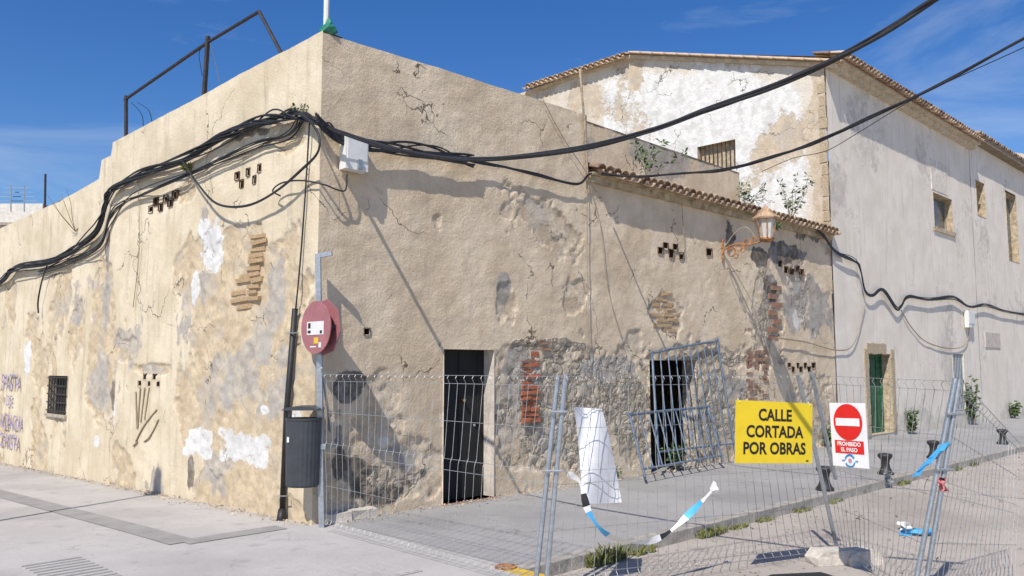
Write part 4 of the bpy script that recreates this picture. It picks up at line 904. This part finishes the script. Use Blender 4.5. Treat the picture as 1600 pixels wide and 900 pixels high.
def tuft(px, py, z, n, h, label, seed, sp=.12):
    b = G(px, py, z)-C0; b = AB(b.dot(RD), 3.21, z+.01); rnd = random.Random(seed); q = MB()
    for i in range(n):
        o = b+RD*rnd.uniform(-sp, sp)*1.6+RN*rnd.uniform(-sp, sp)*.4; d = Vector((rnd.uniform(-.5, .5), rnd.uniform(-.5, .5), 1))*h*rnd.uniform(.4, 1); s = Vector((d.y, -d.x, 0)).normalized()*.011
        q.add([o-s, o+s, o+d*.6+s*.8, o+d+Vector((d.x, d.y, 0))*.4, o+d*.6-s*.8], [(0, 1, 2, 3, 4)])
    return tag(q.build('weed_tuft', mat('grass', (.12, .15, .035), .8, .5, 5, 0, 40, 0, (.16, .13, .06))), label, 'weed', 'weeds growing along the kerb')
for i, (x, y, n, h) in enumerate(((905, 868, 90, .22), (925, 880, 90, .16), (985, 862, 70, .10), (1085, 835, 160, .11), (1105, 833, 120, .1), (1130, 822, 60, .06), (1180, 812, 60, .06), (1240, 798, 60, .06), (1300, 785, 50, .06), (1410, 757, 70, .08), (1490, 735, 70, .08), (1520, 728, 60, .08))):
    tuft(x, y, rz, int(n*1.1), h*.85, ('thick grass clump in the gutter beside the twin posts and hanging sheet', 'grass clump in the gutter under the low end of barrier tape', 'low grass tuft in gutter between yellow notice and first bollard', 'low grass tuft in the gutter beyond the leaning twin posts')[i//3], 100+i, .12)
plant('wall_weed', 'leafy weed in the doorway behind the barriers', Rp(1055, 735, .1), .45, .25, 9, 26, .09, 21)
plant('wall_weed', 'small weed at wall foot below the hanging sheet', Rp(962, 748, .08), .22, .1, 5, 12, .06, 22)
plant('wall_weed', 'bushy weed at foot of wall just past green door', Rp(1424, 672, .15), .7, .12, 6, 26, .12, 23)
plant('wall_weed', 'dark leafy shrub growing beside the ribbed shutter', Rp(1521, 652, .2), 1.5, .3, 7, 34, .15, 24)
plant('wall_weed', 'green weed at the far end of white wall', Rp(1586, 643, .2), .6, .2, 6, 26, .14, 25)
plant('wall_weed', 'weed at wall foot left of the green door', Rp(1293, 692, .1), .5, .1, 5, 22, .1, 26)
plant('roof_plant', 'sprawling leafy plant growing from tiled eave before terrace wall', Rp(1010, 275, -.5), .75, .9, 6, 22, .12, 27, RD*.2)
plant('roof_plant', 'spindly plant on tiled eave above the lantern', Rp(1165, 325, -.3), .6, .5, 6, 20, .1, 28)
plant('roof_plant', 'tall branching plant on the eave before white gable', Rp(1235, 345, -.2), 1.15, .7, 6, 26, .11, 29)
plant('roof_plant', 'leafy sprig hanging beside the lantern cap', Rp(1215, 352, .3), .25, .5, 6, 26, .09, 30, Vector((0, 0, -.35)))
plant('wall_weed', 'green tuft sprouting behind cable on cream wall', Lp(292, 270, .04), .16, .12, 7, 22, .05, 31, cat='plant', col=mat('moss', (.2, .24, .04), .8, .3))
plant('wall_weed', 'small dark sprig on cables at the house corner', Lp(467, 178, .1), .14, .12, 6, 10, .05, 32)
plant('dry_weed', 'dry twiggy weed on low end of side parapet', Lp(118, 362, .03), .9, .8, 7, 1, .03, 33)

# ------------------------------------------------------------------ loose grit and crumbled plaster
def grit(name, label, cat, pts, m, smin, smax, seed):
    rnd = random.Random(seed); q = MB()
    for p in pts:
        r = rnd.uniform(smin, smax)*(1 if rnd.random() < .9 else 2); v = [p+Vector((rnd.uniform(-r, r), rnd.uniform(-r, r), rnd.uniform(0, r))) for _ in range(5)]
        v[4] = p+UP*r*.9; q.add(v, [(0, 1, 4), (1, 2, 4), (2, 3, 4), (3, 0, 4)])
    o = q.build(name, m); o['kind'] = 'stuff'; return tag(o, label, cat)
rg = random.Random(5)
grit('gravel', 'loose gravel and grit scattered over the dusty road', 'gravel', [AB(rg.uniform(.4, 16), 3.2+abs(rg.gauss(0, 2.2)), -.112) for _ in range(2600)], mat('gravel', (.40, .35, .29), .95, .3, 30), .006, .02, 1)
grit('plaster_crumbs', 'crumbled plaster bits along the street wall foot', 'rubble', [AB(rg.uniform(.1, UEND), abs(rg.gauss(0, .13))+.02, .0) for _ in range(1300)], mat('crumbs', (.55, .45, .32), .95, .3, 30), .006, .025, 2)
grit('plaster_crumbs', 'sandy crumbs along the foot of the cream side wall', 'rubble', [(lambda b: C0+LD*b+LN*(abs(rg.gauss(0, .10))+.02)+UP*(zpl(0, -b)+.002))(rg.uniform(0, 13)) for _ in range(1500)], mat('crumbs', (.55, .45, .32)), .006, .022, 3)

# ------------------------------------------------------------------ street lamp beside the plaza (its shadow reaches the side wall)
tipw = Lp(256, 716); ftw = Lp(246, 781); hd = Vector((SUN.x, SUN.y, 0)).normalized(); dd_ = 4.6
lb_ = Vector((ftw.x, ftw.y, 0))-hd*dd_; hz = tipw.z+(Vector((tipw.x, tipw.y, 0))-lb_).dot(hd)*(-SUN.z)/math.hypot(SUN.x, SUN.y)
lb_.z = -.02
sl_ = thing('street_lamp', lb_, 'slim street lamp column with tapered lantern head on the plaza', 'street lamp')
MB().lathe(lb_, [(.09, 0), (.09, .5), (.045, .6), (.035, hz-.6)], 12).build('column', M_dkmetal, sl_, True)
MB().lathe(lb_+UP*(hz-.6), [(.05, 0), (.13, .05), (.15, .10), (.12, .38), (.03, .46), (.012, .6)], 10).build('lantern_head', M_dkmetal, sl_)
